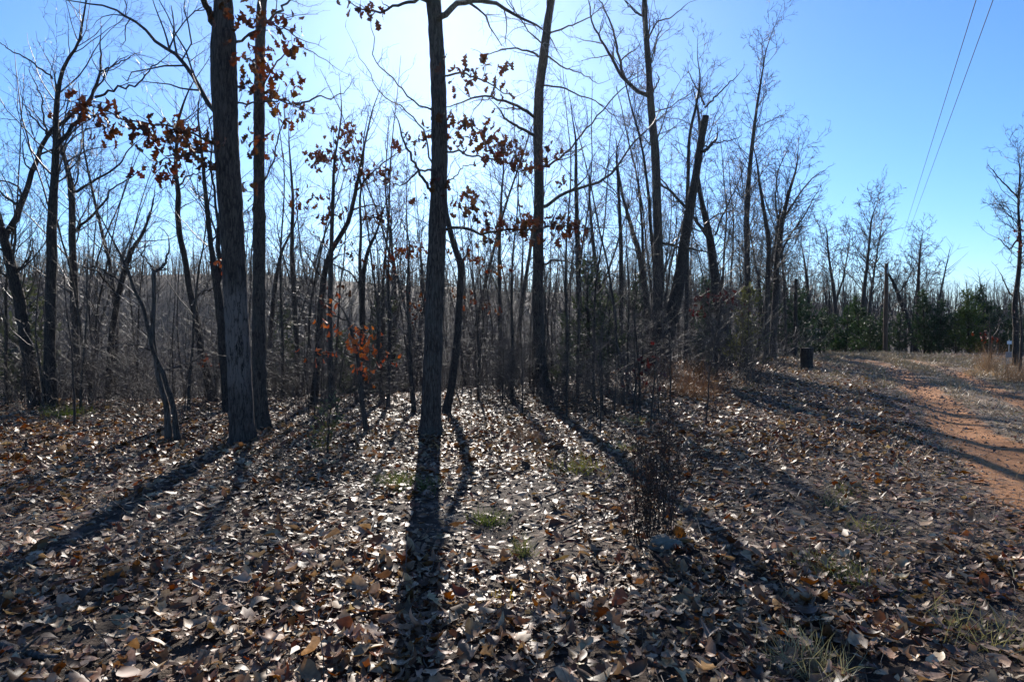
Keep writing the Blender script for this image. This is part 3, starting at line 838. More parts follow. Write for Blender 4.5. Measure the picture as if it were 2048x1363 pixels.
T('slender_tree', 'mid-sized tree with limbs sweeping right, third from left edge', 14.0,
  [(158, 812, 16), (155, 700, 14), (152, 600, 14), (149, 477, 13), (150, 385, 11), (145, 350, 9), (136, 319, 8), (127, 286, 6), (120, 220, 4)],
  limbs=[[(6, 2, 0.8), (153, 383), (194, 356), (235, 334), (253, 308), (270, 285)], [(6, 2, -0.8), (154, 460), (191, 425), (209, 403), (230, 370), (262, 355)], [(4, 1.5, 0.6), (150, 385), (157, 340), (160, 295), (172, 255)]],
  crown=(0.32, 1.0, 20, 2.1), bark='grey_bark', group='trees at the left edge')
T('slender_tree', 'thin dark trunk leaning right behind the twin-stemmed sapling', 13.8,
  [(214, 815, 13), (224, 670, 12), (235, 597, 11), (249, 542, 10), (264, 498, 8), (282, 476, 6), (300, 430, 4)],
  limbs=[[(5, 2, 0.8), (240, 560), (190, 530), (165, 545)], [(5, 2, -0.8), (235, 590), (200, 545), (160, 530)]],
  crown=(0.4, 1.0, 12, 1.7), bark='dark_bark', group='trees at the left edge')
T('sapling', 'pale twin-stemmed crooked sapling left of the large oak, longer stem', 8.9,
  [(358, 897, 12), (349, 817, 10), (327, 743, 9), (308, 703, 8), (297, 652, 7), (290, 615, 7), (271, 578, 6), (257, 534, 5), (242, 505, 4), (216, 454, 2.5)],
  limbs=[[(3.5, 2, -0.3), (306, 703), (275, 688), (262, 692), (238, 685)], [(3, 1.5, 0.4), (327, 743), (370, 728), (420, 712)]],
  crown=(0.45, 1.0, 9, 1.0), group='saplings at the front')
T('sapling', 'crooked sapling ending in a bare Y fork beside its twin', 9.0,
  [(339, 888, 13), (334, 809, 11), (320, 760, 10), (312, 700, 9), (308, 670, 9), (312, 597, 8), (312, 542, 8)],
  limbs=[[(7, 4, 0.2), (312, 542), (327, 531), (334, 509)], [(4, 2, 0.3), (311, 540), (304, 534), (279, 505), (268, 480)]],
  cut=True, crown=(0.6, 1.0, 3, 0.8), bark='dead_wood', group='saplings at the front')
T('slender_tree', 'curving dark trunk left of the large oak, leaning left upward', 13.6,
  [(427, 800, 17), (404, 707, 13), (393, 633, 12), (381, 578, 12), (374, 523, 11), (363, 477, 11), (358, 422, 10), (363, 385, 10), (355, 360, 8), (358, 293, 6), (362, 240, 5), (380, 190, 3)],
  limbs=[[(4, 1.5, 0.6), (360, 370), (375, 350), (405, 345), (425, 335)], [(4, 1.5, -0.6), (356, 360), (340, 345), (325, 330), (310, 350)]],
  leaves=[([(395, 715), (425, 720)], 12, -0.2)], crown=(0.45, 1.0, 16, 1.7), bark='dark_bark', tone=(0.24, 0.06, 0.025), leafsize=0.12)
T('slender_tree', 'many-stemmed dark tree half hidden behind the large oak', 12.2,
  [(456, 812, 20), (448, 720, 19), (443, 640, 18), (436, 580, 16), (424, 500, 10), (416, 420, 9), (407, 323, 6), (400, 250, 4)],
  limbs=[[(8, 3, 0.7), (436, 575), (440, 490), (432, 400), (420, 340), (425, 280)], [(8, 3, 1.2), (438, 580), (452, 500), (446, 420), (443, 340), (440, 270)], [(4, 2, 0.6), (434, 575), (415, 580), (400, 590)]],
  leaves=[([(437, 520), (448, 535)], 12, -0.4)], crown=(0.5, 1.0, 10, 1.4), bark='dark_bark', tone=(0.25, 0.07, 0.025), leafsize=0.12)
T('slender_tree', 'slim straight tree in the gap right of the paired oaks', 12.9,
  [(664, 808, 11), (662, 633, 9), (666, 523, 9), (672, 400, 7), (675, 330, 5), (690, 250, 3)],
  limbs=[[(3, 1.5, 0.5), (667, 510), (640, 480), (610, 455)]], leaves=[([(605, 315), (650, 312), (690, 320)], 50, 0), ([(660, 265), (705, 258), (690, 285)], 40, 0), ([(590, 405), (625, 385)], 24, -0.4), ([(640, 440), (680, 420)], 20, 0)],
  crown=(0.45, 1.0, 11, 1.3), tone=(0.09, 0.035, 0.018), leafsize=0.13, group='slim trees between the front oaks')
T('slender_tree', 'leaning tree with clumps of brown leaves between the front oaks', 13.6,
  [(628, 800, 15), (637, 707, 13), (644, 597, 12), (655, 523, 11), (670, 491, 10), (699, 451, 9), (710, 403, 8), (721, 352, 6), (733, 290, 4), (745, 240, 3)],
  limbs=[[(4, 1.5, 0.6), (706, 420), (740, 408), (790, 418)], [(4, 1.5, -0.6), (715, 380), (745, 345), (775, 320), (800, 300)], [(4, 1.5, 0.8), (640, 550), (615, 510), (600, 480)]],
  leaves=[([(640, 322), (690, 305), (725, 325)], 80, -0.2), ([(695, 345), (740, 345), (790, 342)], 60, -0.2), ([(735, 430), (785, 430)], 34, 0.3), ([(650, 600), (700, 560)], 16, -0.6), ([(670, 480), (720, 520)], 14, -0.4), ([(690, 255), (705, 275)], 14, 0)],
  crown=(0.4, 1.0, 10, 1.5), bark='dark_bark', tone=(0.09, 0.034, 0.018), leafsize=0.13, group='slim trees between the front oaks')
T('slender_tree', 'dark forked tree behind the orange-leaved sapling', 14.6,
  [(728, 795, 13), (726, 700, 13), (725, 600, 12), (725, 560, 11), (732, 520, 8), (739, 494, 7), (752, 470, 5), (765, 430, 3)],
  limbs=[[(8, 3, 0.6), (724, 590), (718, 520), (722, 450), (720, 380), (728, 300)], [(4, 1.5, 0.4), (725, 570), (700, 545), (650, 520), (610, 500)]],
  crown=(0.5, 1.0, 9, 1.4), bark='dark_bark', group='slim trees between the front oaks')
T('oak_sapling', 'small crooked sapling covered in bright orange leaves', 9.35,
  [(734, 876, 10), (731, 840, 9), (724, 798, 10), (722, 743, 9), (716, 700, 7), (706, 660, 5), (695, 625, 4), (680, 605, 2.5)],
  limbs=[[(3, 1.5, -0.3), (718, 715), (690, 708), (640, 706), (605, 716)], [(3, 1.5, 0.3), (716, 700), (745, 705), (780, 690), (768, 672)], [(3, 1.5, -0.3), (700, 645), (660, 630), (620, 605), (575, 590)], [(3, 1.5, 0.2), (706, 660), (740, 650), (760, 645)]],
  leaves=[([(605, 712), (640, 718), (650, 690)], 12, -0.2), ([(640, 640), (690, 655), (725, 640)], 22, -0.1), ([(700, 670), (730, 690), (745, 700)], 26, -0.1), ([(710, 715), (735, 735), (745, 750)], 26, 0), ([(715, 650), (750, 680), (760, 712)], 16, 0), ([(650, 600), (670, 612)], 5, -0.2)],
  crown=(0.45, 1.0, 7, 0.6), tone=(0.5, 0.125, 0.035), leafsize=0.098, group='saplings at the front')
T('sapling', 'thin straight sapling left of the centre oak', 12.7, [(776, 812, 8), (778, 725, 7), (780, 640, 6), (776, 540, 4), (782, 450, 2.5)], crown=(0.35, 1.0, 9, 1.0), leaves=[([(770, 715), (790, 712)], 8, 0)], tone=(0.35, 0.09, 0.03), leafsize=0.1, group='saplings at the front')
T('sapling', 'thin grey sapling close to the left side of the centre oak', 12.2, [(829, 822, 9), (823, 740, 7), (820, 670, 6), (816, 580, 5), (822, 490, 3)], crown=(0.35, 1.0, 11, 1.1),
  leaves=[([(765, 545), (790, 500), (845, 495)], 70, 0.3), ([(820, 600), (850, 590)], 14, 0.3), ([(825, 640), (845, 645)], 10, 0.2)], tone=(0.13, 0.046, 0.022), leafsize=0.11, group='saplings at the front')
T('slender_tree', 'straight slim tree in the middle between the centre and right oak', 17, [(1001, 780, 9), (1000, 650, 8), (998, 520, 7), (1002, 400, 5), (1008, 330, 3)], crown=(0.35, 1.0, 16, 1.5), group='slim trees right of centre')
T('slender_tree', 'slim dark tree just right of the long-limbed oak', 18, [(1160, 760, 12), (1158, 597, 11), (1154, 450, 9), (1152, 360, 7), (1152, 275, 4)], crown=(0.35, 1.0, 16, 1.5), bark='dark_bark', group='slim trees right of centre')
T('slender_tree', 'slim forked grey tree halfway between the two tall right oaks', 21, [(1205, 740, 10), (1203, 600, 9), (1190, 520, 8), (1183, 450, 6), (1178, 380, 4)], crown=(0.35, 1.0, 18, 1.8), limbs=[[(5, 2, 0.6), (1200, 580), (1225, 520), (1245, 450), (1262, 400)]], group='slim trees right of centre')
T('slender_tree', 'dark straight tree left of the forked-crown tree', 19, [(1242, 735, 11), (1242, 600, 10), (1242, 487, 8), (1238, 400, 6), (1232, 310, 3)], crown=(0.35, 1.0, 16, 1.6), bark='dark_bark', group='slim trees right of centre')
T('slender_tree', 'leaning tree touching the forked-crown tree from the left', 21.5, [(1300, 700, 14), (1293, 597, 13), (1279, 505, 11), (1262, 450, 8), (1245, 390, 6), (1235, 330, 4)], crown=(0.35, 1.0, 16, 1.8), group='slim trees right of centre')
T('slender_tree', 'slim bare tree right of the small orange sapling', 16, [(597, 800, 11), (596, 700, 11), (592, 600, 9), (588, 500, 8), (592, 400, 6), (586, 300, 3)], crown=(0.35, 1.0, 18, 1.5), leaves=[([(585, 420), (600, 400)], 8, 0)], tone=(0.18, 0.05, 0.025), leafsize=0.12, group='slim trees between the front oaks')
T('slender_tree', 'thin leaning tree just right of the paired oaks', 17, [(536, 790, 9), (540, 650, 9), (548, 560, 8), (560, 500, 6), (580, 460, 4)], crown=(0.35, 1.0, 12, 1.5), group='slim trees between the front oaks')
T('young_oak', 'low young oak with dull red leaves near the leaning dark tree', 19, [(1432, 700, 8), (1438, 650, 7), (1442, 610, 5), (1440, 575, 3)],
  limbs=[[(3, 1.5, 0.3), (1441, 600), (1420, 590), (1400, 600)], [(3, 1.5, 0.3), (1441, 590), (1465, 595), (1480, 605)]],
  leaves=[([(1400, 598), (1430, 588), (1465, 595)], 46, 0), ([(1390, 610), (1410, 620)], 12, 0.2), ([(1465, 600), (1480, 618)], 12, 0.2)], crown=(0.4, 1.0, 10, 0.9), tone=(0.11, 0.022, 0.016), leafsize=0.14)
T('oak_tree', 'twisted dark tree at the right edge with some brown leaves', 24, [(2030, 712, 11), (2032, 660, 10), (2029, 620, 10), (2031, 590, 9), (2037, 550, 8), (2041, 484, 6), (2036, 410, 4), (2041, 340, 2.5)],
  limbs=[[(4, 1.5, 0.8), (2033, 600), (2018, 585), (2008, 560), (2000, 545)], [(4, 1.5, -0.6), (2040, 400), (2022, 380), (2000, 360), (1985, 340)], [(4, 1.5, -0.6), (2040, 470), (2020, 500), (2000, 480)]],
  leaves=[([(2036, 450), (2046, 475), (2044, 500)], 40, -0.3), ([(2046, 600), (2040, 620)], 8, -0.2)], crown=(0.35, 1.0, 40, 1.9), bark='dark_bark', tone=(0.12, 0.035, 0.025), leafsize=0.13)
T('sapling', 'pale thin sapling beside the white sign', 20, [(2040, 728, 6), (2042, 680, 5), (2040, 640, 4), (2036, 600, 3)], limbs=[[(2.5, 1.2, -0.4), (2041, 640), (2025, 632), (1990, 650), (1965, 652)]], crown=(0.3, 1.0, 9, 0.8), twig='brush')
T('young_oak', 'low dark red-leaved young oak in front of the cedars', 26, [(1980, 708, 6), (1979, 690, 5), (1978, 665, 3)], leaves=[([(1965, 665), (1985, 675), (1978, 690)], 26, 0)], crown=(0.3, 1.0, 8, 0.6), tone=(0.12, 0.03, 0.02), leafsize=0.15)
T('young_oak', 'ankle-high oak seedling with drooping dark red leaves near the leaning trunk', 12.0, [(1268, 800, 4), (1272, 760, 3.5), (1280, 735, 3), (1285, 712, 2)], leaves=[([(1255, 735), (1262, 742)], 9, 0), ([(1275, 710), (1292, 715), (1296, 728)], 16, 0), ([(1300, 760), (1312, 770)], 7, 0)], crown=(0.3, 1.0, 5, 0.35), tone=(0.09, 0.02, 0.016), leafsize=0.13)
# trees beyond the clearing
T('slender_tree', 'bare round-crowned tree beyond the stump, left of the pole', 45, [(1672, 690, 9), (1670, 620, 8), (1662, 560, 6), (1655, 520, 4), (1650, 480, 3)], limbs=[[(5, 1.5, 1), (1670, 610), (1685, 560), (1695, 510), (1700, 480)]], crown=(0.4, 1.0, 26, 3.0), group='bare trees beyond the clearing')
T('slender_tree', 'tall twin-stemmed bare tree left of the wooden pole', 45, [(1722, 690, 9), (1724, 600, 8), (1730, 540, 6), (1735, 480, 4), (1738, 440, 3)], limbs=[[(7, 2, 1.5), (1735, 690), (1738, 620), (1745, 560), (1755, 500), (1762, 460)]], crown=(0.4, 1.0, 34, 3.4), group='bare trees beyond the clearing')
T('slender_tree', 'dark tree leaning left right beside the wooden pole', 42, [(1830, 690, 9), (1815, 640, 9), (1800, 600, 8), (1788, 570, 6), (1775, 545, 4)], limbs=[[(4, 1.5, 1), (1795, 590), (1815, 560), (1830, 530)]], crown=(0.4, 1.0, 18, 2.6), bark='dark_bark', group='bare trees beyond the clearing')
T('slender_tree', 'feathery bare tree right of the wooden pole, low crown', 48, [(1832, 690, 8), (1833, 600, 7), (1834, 540, 5), (1836, 495, 3)], crown=(0.3, 1.0, 34, 3.0), group='bare trees beyond the clearing')
T('slender_tree', 'thin bare tree directly behind the stump', 40, [(1615, 690, 7), (1616, 600, 7), (1612, 550, 5), (1605, 510, 3)], crown=(0.4, 1.0, 20, 2.4), group='bare trees beyond the clearing')

# ------------------------------------------------------------------ the wood behind: bare trees, copied with their parts
def proc_tree(rg, H, r, nl, ll, lean=0.05, per_m=(3.4, 5.6, 9.5), c0=0.25, levels=3, thin=0.0044, trunk_mat='grey_bark', twig='twig'):
    P = walk(np.zeros((1, 3)), np.array([[rg.normal(0, lean), rg.normal(0, lean), 1.0]]), np.array([H]), 16, 0.045, 0.03, rg)
    P[0, 0, 2] = -0.2
    R = (r * (1 - 0.9 * np.linspace(0, 1, 16) ** 0.9))[None] * (1 + 0.3 * np.exp(-np.linspace(0, H, 16) / 0.4))
    tb = Tubes(); tb.add(P, R, 8)
    tm = tb.mesh('trunk'); tm.materials.append(M[trunk_mat])
    tb = Tubes()
    S, Dr, rr, k, t = kids(P, R, np.array([nl]), rg, c0, 1.0, (0.5, 1.0))
    L = ll * rg.uniform(0.5, 1.2, len(S)) * (1.3 - 0.85 * t)
    r0 = np.clip(np.minimum(rr * 0.45, 0.0068 * L + 0.002), 0.004, None)
    Pn = walk(S, Dr, L, 8, 0.2, 0.1, rg)
    Rn = r0[:, None] * np.linspace(1, 0.25, 8)
    tb.add(Pn, Rn, 4)
    shoots(tb, Pn, Rn, L, rg, levels, per_m, thin=thin)
    cm = tb.mesh('crown'); cm.materials.append(M[twig])
    return tm, cm

prg = np.random.default_rng(500)
bg_types = []
for i in range(9):
    H = [9.5, 11, 8, 12, 10, 7, 11.5, 9, 8.5][i]
    bg_types.append((H, proc_tree(prg, H, [0.075, 0.1, 0.055, 0.11, 0.08, 0.045, 0.065, 0.09, 0.05][i], [24, 30, 20, 30, 26, 24, 24, 28, 28][i], [2.4, 2.8, 1.9, 3.0, 2.4, 1.6, 1.9, 2.7, 1.8][i], lean=0.05 if i % 3 else 0.12, trunk_mat='dark_bark' if i % 2 else 'grey_bark')))

LANDMARKS = [(30, 'leftmost double-topped tree'), (97, 'dark forked left tree'), (152, 'left tree with sweeping limbs'), (228, 'thin right-leaning trunk'), (335, 'twin crooked saplings'), (390, 'curving dark trunk'), (478, 'large left oak'),
             (517, 'slimmer paired oak'), (592, 'slim bare tree'), (645, 'brown-leaved leaning tree'), (725, 'orange-leaved sapling'), (778, 'thin straight sapling'), (868, 'centre oak'), (915, 'crooked trunk behind the centre oak'),
             (1000, 'slim middle tree'), (1080, 'long-limbed oak'), (1156, 'slim dark tree'), (1200, 'forked grey tree'), (1242, 'dark straight tree'), (1312, 'forked-crown tree'), (1370, 'sawn leaning trunk'), (1440, 'crooked dark tree'),
             (1497, 'tall fine-twigged tree'), (1555, 'fan-crowned tree'), (1610, 'stump'), (1670, 'round-crowned far tree'), (1735, 'twin-stemmed far tree'), (1773, 'wooden pole'), (1834, 'feathery far tree'), (1938, 'yellow-green cedar'), (2033, 'twisted right tree')]
def beside(x, y):
    px = 1024 + x / y * F_PX
    q, nm = min(LANDMARKS, key=lambda l: abs(l[0] - px))
    d = px - q
    return ('directly behind the ' if abs(d) < 10 else 'just right of the ' if 0 < d < 24 else 'just left of the ' if -24 < d < 0 else 'well right of the ' if d > 0 else 'well left of the ') + nm
TREE_LOOK = ['straight slim', 'stout grey', 'short slim', 'tall wide-crowned', 'straight dark', 'low thin', 'tall narrow', 'leaning wide-crowned', 'short narrow']
SHRUB_LOOK = ['low tangled', 'spreading grey', 'tall sparse', 'knee-high dense', 'many-stemmed', 'tall few-stemmed', 'thin', 'shoulder-high']
POLE_LOOK = ['straight thin', 'taller thin', 'short thin', 'tallest slender', 'slender']
def far_word(y, a, b):
    return 'near' if y < a else 'mid-distance' if y < b else 'farther'
def place_bg(x, y, rg, label, group, i=None, s=None):
    i = int(rg.integers(0, 9)) if i is None else i
    s = rg.uniform(0.8, 1.2) if s is None else s
    tm, cm = bg_types[i][1]
    o = empty('bare_tree', (x, y, hz(x, y)), rg.uniform(0, 6.28), s)
    tag(o, far_word(y, 26, 38) + ' ' + TREE_LOOK[i] + ' bare tree ' + beside(x, y), 'tree', group)
    link('trunk', tm, None, o); link('crown', cm, None, o)
    return o

zones = [(-0.95, -0.42, 'bare woodland tree behind the dark trunks at the left edge', 'bare trees behind the left edge', 34, 17, 48),
         (-0.42, -0.12, 'bare woodland tree in the gap between the paired oaks and centre oak', 'bare trees between the paired oaks and centre oak', 30, 19, 50),
         (-0.12, 0.05, 'bare woodland tree between the centre oak and long-limbed oak', 'bare trees between centre oak and long-limbed oak', 22, 20, 50),
         (0.05, 0.22, 'bare woodland tree between the long-limbed oak and forked-crown tree', 'bare trees between the long-limbed oak and forked-crown tree', 26, 22, 52),
         (0.22, 0.42, 'bare woodland tree behind the sawn leaning trunk and wood edge', 'bare trees behind the sawn trunk', 30, 29, 56),
         (0.42, 0.95, 'bare tree far behind the row of cedars', 'bare trees behind the cedars', 22, 58, 85)]
for a0, a1, lab, grp, n, y0, y1 in zones:
    zr = np.random.default_rng(int(1000 + a0 * 100))
    for k in range(n):
        y = y0 + (y1 - y0) * (k + zr.uniform(0, 1)) / n
        x = zr.uniform(a0, a1) * y
        place_bg(x, y, zr, lab, grp, s=zr.uniform(0.75, 1.1) * (float(np.interp(x / y, [0.44, 0.55, 0.64, 0.7], [0.9, 0.75, 0.42, 0.5])) if a0 > 0.4 else 1))

# ------------------------------------------------------------------ understorey: shrubs and saplings
def shrub(rg, H, stems, per_m=(4.2, 6.0, 6.0), spread_=0.42, r=0.008, lv=3):
    S = np.zeros((stems, 3)); S[:, :2] = rg.normal(0, 0.12, (stems, 2)); S[:, 2] = -0.05
    D = np.stack([rg.normal(0, spread_, stems), rg.normal(0, spread_, stems), np.ones(stems)], -1)
    L = H * rg.uniform(0.55, 1.1, stems)
    P = walk(S, D, L, 9, 0.24, 0.05, rg)
    R = (r * rg.uniform(0.6, 1.3, stems))[:, None] * np.linspace(1, 0.2, 9)
    tb = Tubes(); tb.add(P, R, 4)
    sm = tb.mesh('stems'); sm.materials.append(M['brush'])
    tb = Tubes()
    shoots(tb, P, R, L, rg, lv, per_m, ratio=0.45, wig=0.28, trop=0.02, tmin=0.15, thin=0.0031)
    tm = tb.mesh('twigs'); tm.materials.append(M['brush'])
    return sm, tm
srg = np.random.default_rng(900)
shrub_types = [shrub(srg, [1.6, 2.2, 2.8, 1.2, 2.0, 3.2, 1.8, 2.5][i], [6, 7, 5, 8, 9, 3, 4, 6][i]) for i in range(8)]
pole_types = [proc_tree(srg, [4.5, 5.5, 3.8, 6.0, 5.0][i], [0.022, 0.03, 0.018, 0.032, 0.026][i], [14, 16, 12, 18, 16][i], [1.0, 1.2, 0.8, 1.3, 1.1][i], per_m=(3.0, 4.5, 4), c0=0.2, thin=0.0028, trunk_mat='grey_bark', twig='brush') for i in range(5)]
def place_shrub(x, y, rg, label, group, i=None, s=None):
    i = int(rg.integers(0, 8)) if i is None else i
    sm, tm = shrub_types[i]
    o = empty('bare_shrub', (x, y, hz(x, y)), rg.uniform(0, 6.28), rg.uniform(0.75, 1.25) * np.interp(y, [11, 16], [0.5, 1.0]))
    tag(o, (label or far_word(y, 17, 23)) + ' ' + SHRUB_LOOK[i] + ' bare shrub ' + beside(x, y), 'shrub', group)
    link('stems', sm, None, o); tag(link('twigs', tm, None, o), kind='stuff')
def place_pole(x, y, rg, label, group, s=None):
    i = int(rg.integers(0, 5))
    a, b = pole_types[i]
    o = empty('thicket_sapling', (x, y, hz(x, y)), rg.uniform(0, 6.28), rg.uniform(0.7, 1.2) if s is None else s)
    tag(o, (label or far_word(y, 17, 23)) + ' ' + POLE_LOOK[i] + ' thicket sapling ' + beside(x, y), 'sapling', group)
    link('trunk', a, None, o); tag(link('twigs', b, None, o), kind='stuff')
szones = [(-0.85, -0.44, 11.8, 28, 62, 40, 'left of the large oak'), (-0.44, -0.13, 13.2, 28, 52, 32, 'between the paired oaks and centre oak'),
          (-0.13, 0.05, 13.8, 30, 44, 24, 'between the centre oak and long-limbed oak'), (0.05, 0.2, 12.0, 30, 46, 22, 'left of the forked-crown tree'),
          (0.2, 0.355, 16.0, 33, 36, 20, 'around the sawn leaning trunk')]
for a0, a1, y0, y1, n1, n2, where in szones:
    zr = np.random.default_rng(int(2000 + a0 * 100))
    for k in range(n1):
        y = y0 + (y1 - y0) * ((k + zr.uniform(0, 1)) / n1) ** 1.7
        place_shrub(zr.uniform(a0, a1) * y, y, zr, '', 'thicket shrubs ' + where)
    for k in range(n2):
        y2 = max(y0, 18.5) if a0 > 0.1 else y0
        y = y2 + (y1 - y2) * ((k + zr.uniform(0, 1)) / n2) ** 1.5
        place_pole(zr.uniform(a0, a1) * y, y, zr, '', 'thicket saplings ' + where)

fr = np.random.default_rng(2500)
for k in range(34):
    y = fr.uniform(9.6, 13.6); x = fr.uniform(-0.72, 0.3) * y
    if min(abs(1024 + x / y * F_PX - q) for q in (485, 862)) < 40: continue
    place_pole(x, y, fr, 'foremost', 'small saplings spilling onto the leaves', s=fr.uniform(0.22, 0.6))
for k in range(30):
    y = fr.uniform(10.2, 14.0); x = fr.uniform(-0.75, 0.36) * y
    if min(abs(1024 + x / y * F_PX - q) for q in (485, 862)) < 40: continue
    place_shrub(x, y, fr, 'foremost', 'low brush spilling onto the leaves')

# far wooded hillside: reads as one mass
def far_woods():
    rg = np.random.default_rng(333)
    n = 2700
    y = np.sqrt(rg.uniform(44 ** 2, 166 ** 2, n)); y[: n // 3] = rg.uniform(128, 168, n // 3); x = rg.uniform(-0.95, 0.95, n) * y
    z = height(x, y)
    H = rg.uniform(3.5, 8.5, n) 
    B = np.stack([x, y, z - 0.3], -1)
    lean = np.stack([rg.normal(0, 0.05, n), rg.normal(0, 0.05, n), np.ones(n)], -1)
    P = walk(B, lean, H, 4, 0.04, 0, rg)
    R = rg.uniform(0.06, 0.14, n)[:, None] * np.array([1.2, 0.8, 0.5, 0.12])
    tb = Tubes(); tb.add(P, R, 3)
    S, Dr, r, k, t = kids(P, R, np.full(n, 11.0), rg, 0.3, 1.0, (0.35, 0.9))
    L = H[k] * 0.3 * rg.uniform(0.5, 1.2, len(S)) * (1.3 - 0.8 * t)
    Pn = walk(S, Dr, L, 2, 0.16, 0.1, rg)
    Rn = np.clip(r * 0.45, 0.012, 0.035)[:, None] * np.array([1, 0.25])
    tb.add(Pn, Rn, 3)
    S, Dr, r, k, t = kids(Pn, Rn, np.full(len(Pn), 1.3), rg, 0.25, 1.0, (0.4, 0.9))
    Pm = walk(S, Dr, L[k] * rg.uniform(0.4, 0.8, len(S)), 2, 0.1, 0.1, rg)
    tb.add(Pm, np.full((len(S), 2), 0.011) * [1, 0.3], 3)
    m = 17000
    y = np.sqrt(rg.uniform(38 ** 2, 168 ** 2, m)); x = rg.uniform(-0.95, 0.95, m) * y
    B = np.stack([x, y, height(x, y) - 0.1], -1)
    Pn = walk(B, np.stack([rg.normal(0, 0.22, m), rg.normal(0, 0.22, m), np.ones(m)], -1), rg.uniform(1.5, 5.0, m), 2, 0.22, 0, rg)
    tb.add(Pn, (0.01 + 0.00016 * y)[:, None] * rg.uniform(0.6, 1.3, (m, 1)) * np.array([0.9, 0.25]), 3)
    return tb.mesh('far_woods')
fw = link('far_woods', far_woods(), M['far'])
tag(fw, 'grey mass of bare trees on the far hillside across the valley', 'far woods', kind='stuff')

# ------------------------------------------------------------------ cedars
def cedar(rg, H, W, n_br, thin=1.0):
    P = walk(np.zeros((1, 3)), np.array([[0, 0, 1.0]]), np.array([H]), 10, 0.02, 0.02, rg); P[0, 0, 2] = -0.1
    R = (0.022 * H * (1 - 0.93 * np.linspace(0, 1, 10)))[None]
    tb = Tubes(); tb.add(P, R, 6); tm = tb.mesh('trunk'); tm.materials.append(M['dark_bark'])
    S, Dr, r, k, t = kids(P, R, np.array([n_br]), rg, 0.06, 1.0, (0.75, 1.25))
    L = W * (1.05 - t) ** 0.75 * rg.uniform(0.55, 1.2, len(S)) + 0.08
    Pn = walk(S, Dr, L, 6, 0.12, 0.06, rg)
    tb = Tubes(); tb.add(Pn, np.clip(r * 0.3, 0.003, 0.02)[:, None] * np.linspace(1, 0.2, 6), 3)
    bm_ = tb.mesh('branches'); bm_.materials.append(M['dark_bark'])
    per = np.clip((L * 46 * thin), 5, None)
    S, Dr, r, k, t = kids(Pn, np.ones(Pn.shape[:2]), per, rg, 0.15, 1.0, (0.2, 0.9))
    n = len(S)
    ln = rg.uniform(0.07, 0.2, n)[:, None] * (H / 4) ** 0.5
    S = S + rg.normal(0, 0.05, (n, 3)) * (H / 4) ** 0.5
    e = S + unit(Dr + rg.normal(0, 0.4, (n, 3)) + [0, 0, 0.25]) * ln
    w = unit(np.cross(e - S, rg.normal(0, 1, (n, 3)))) * ln * 0.2
    mid = S * 0.45 + e * 0.55
    V = np.stack([S, mid + w, e, mid - w], 1).reshape(-1, 3)
    fm = build_mesh('foliage', V, [np.arange(n * 4).reshape(n, 4)], smooth=False); fm.materials.append(M['needles'])
    return tm, bm_, fm
crg = np.random.default_rng(1200)
cedar_types = [cedar(crg, 3.6, 1.15, 90), cedar(crg, 4.6, 1.2, 110), cedar(crg, 2.8, 1.1, 80), cedar(crg, 4.2, 1.6, 110)]
thin_cedar = cedar(crg, 2.6, 0.9, 70, 0.9)
seedling_cedar = cedar(crg, 0.9, 0.28, 34, 0.8)
def place_cedar(px, D, types, s, label, group, tone=(0.045, 0.075, 0.028), name='cedar_tree', x=None):
    x = (px - 1024) / F_PX * D
    o = empty(name, (x, D, hz(x, D)), crg.uniform(0, 6.28), s)
    tag(o, label, 'cedar', group)
    for nm, me in zip(('trunk', 'branches', 'foliage'), types):
        c = link(nm, me, None, o)
        c.color = (*tone, 1)
    return o
G = 'row of cedars beyond the clearing'
for px, D, i, s, lab, tone in [
    (1640, 36, 0, 1.0, 'leftmost dark cedar in the row, right behind the stump', (0.04, 0.066, 0.03)), (1668, 38, 2, 1.15, 'low rounded cedar second from left in the row', (0.042, 0.07, 0.03)),
    (1692, 37, 0, 1.08, 'bright green cedar third from left in the row', (0.06, 0.1, 0.035)), (1718, 39, 1, 1.0, 'tall pointed cedar below the twin-stemmed bare tree', (0.05, 0.082, 0.03)),
    (1740, 37, 2, 1.1, 'short dark cedar left of the wooden pole', (0.04, 0.064, 0.03)), (1762, 39, 0, 1.0, 'narrow cedar touching the wooden pole on its left', (0.045, 0.075, 0.03)),
    (1800, 37, 2, 1.15, 'low dark cedar just right of the wooden pole', (0.04, 0.064, 0.03)), (1850, 37, 1, 1.05, 'tall dark cedar right of the leaning tree', (0.042, 0.07, 0.03)),
    (1878, 36, 3, 0.95, 'wide dark cedar in the middle of the right row', (0.04, 0.066, 0.03)), (1912, 38, 2, 1.2, 'dim cedar set back left of the yellow-green one', (0.04, 0.062, 0.03)),
    (1938, 35, 3, 1.08, 'bright yellow-green cedar near the right edge', (0.085, 0.12, 0.03)), (1968, 37, 1, 1.12, 'tallest dark cedar near the right edge', (0.04, 0.066, 0.032)), (2000, 34, 0, 1.0, 'dark cedar behind the white sign', (0.038, 0.06, 0.03)), (2030, 36, 3, 0.9, 'shaded cedar behind the twisted tree', (0.038, 0.06, 0.03))]:
    place_cedar(px, D, cedar_types[i], s * 0.76, lab, G, tone)
G = 'cedars inside the wood'
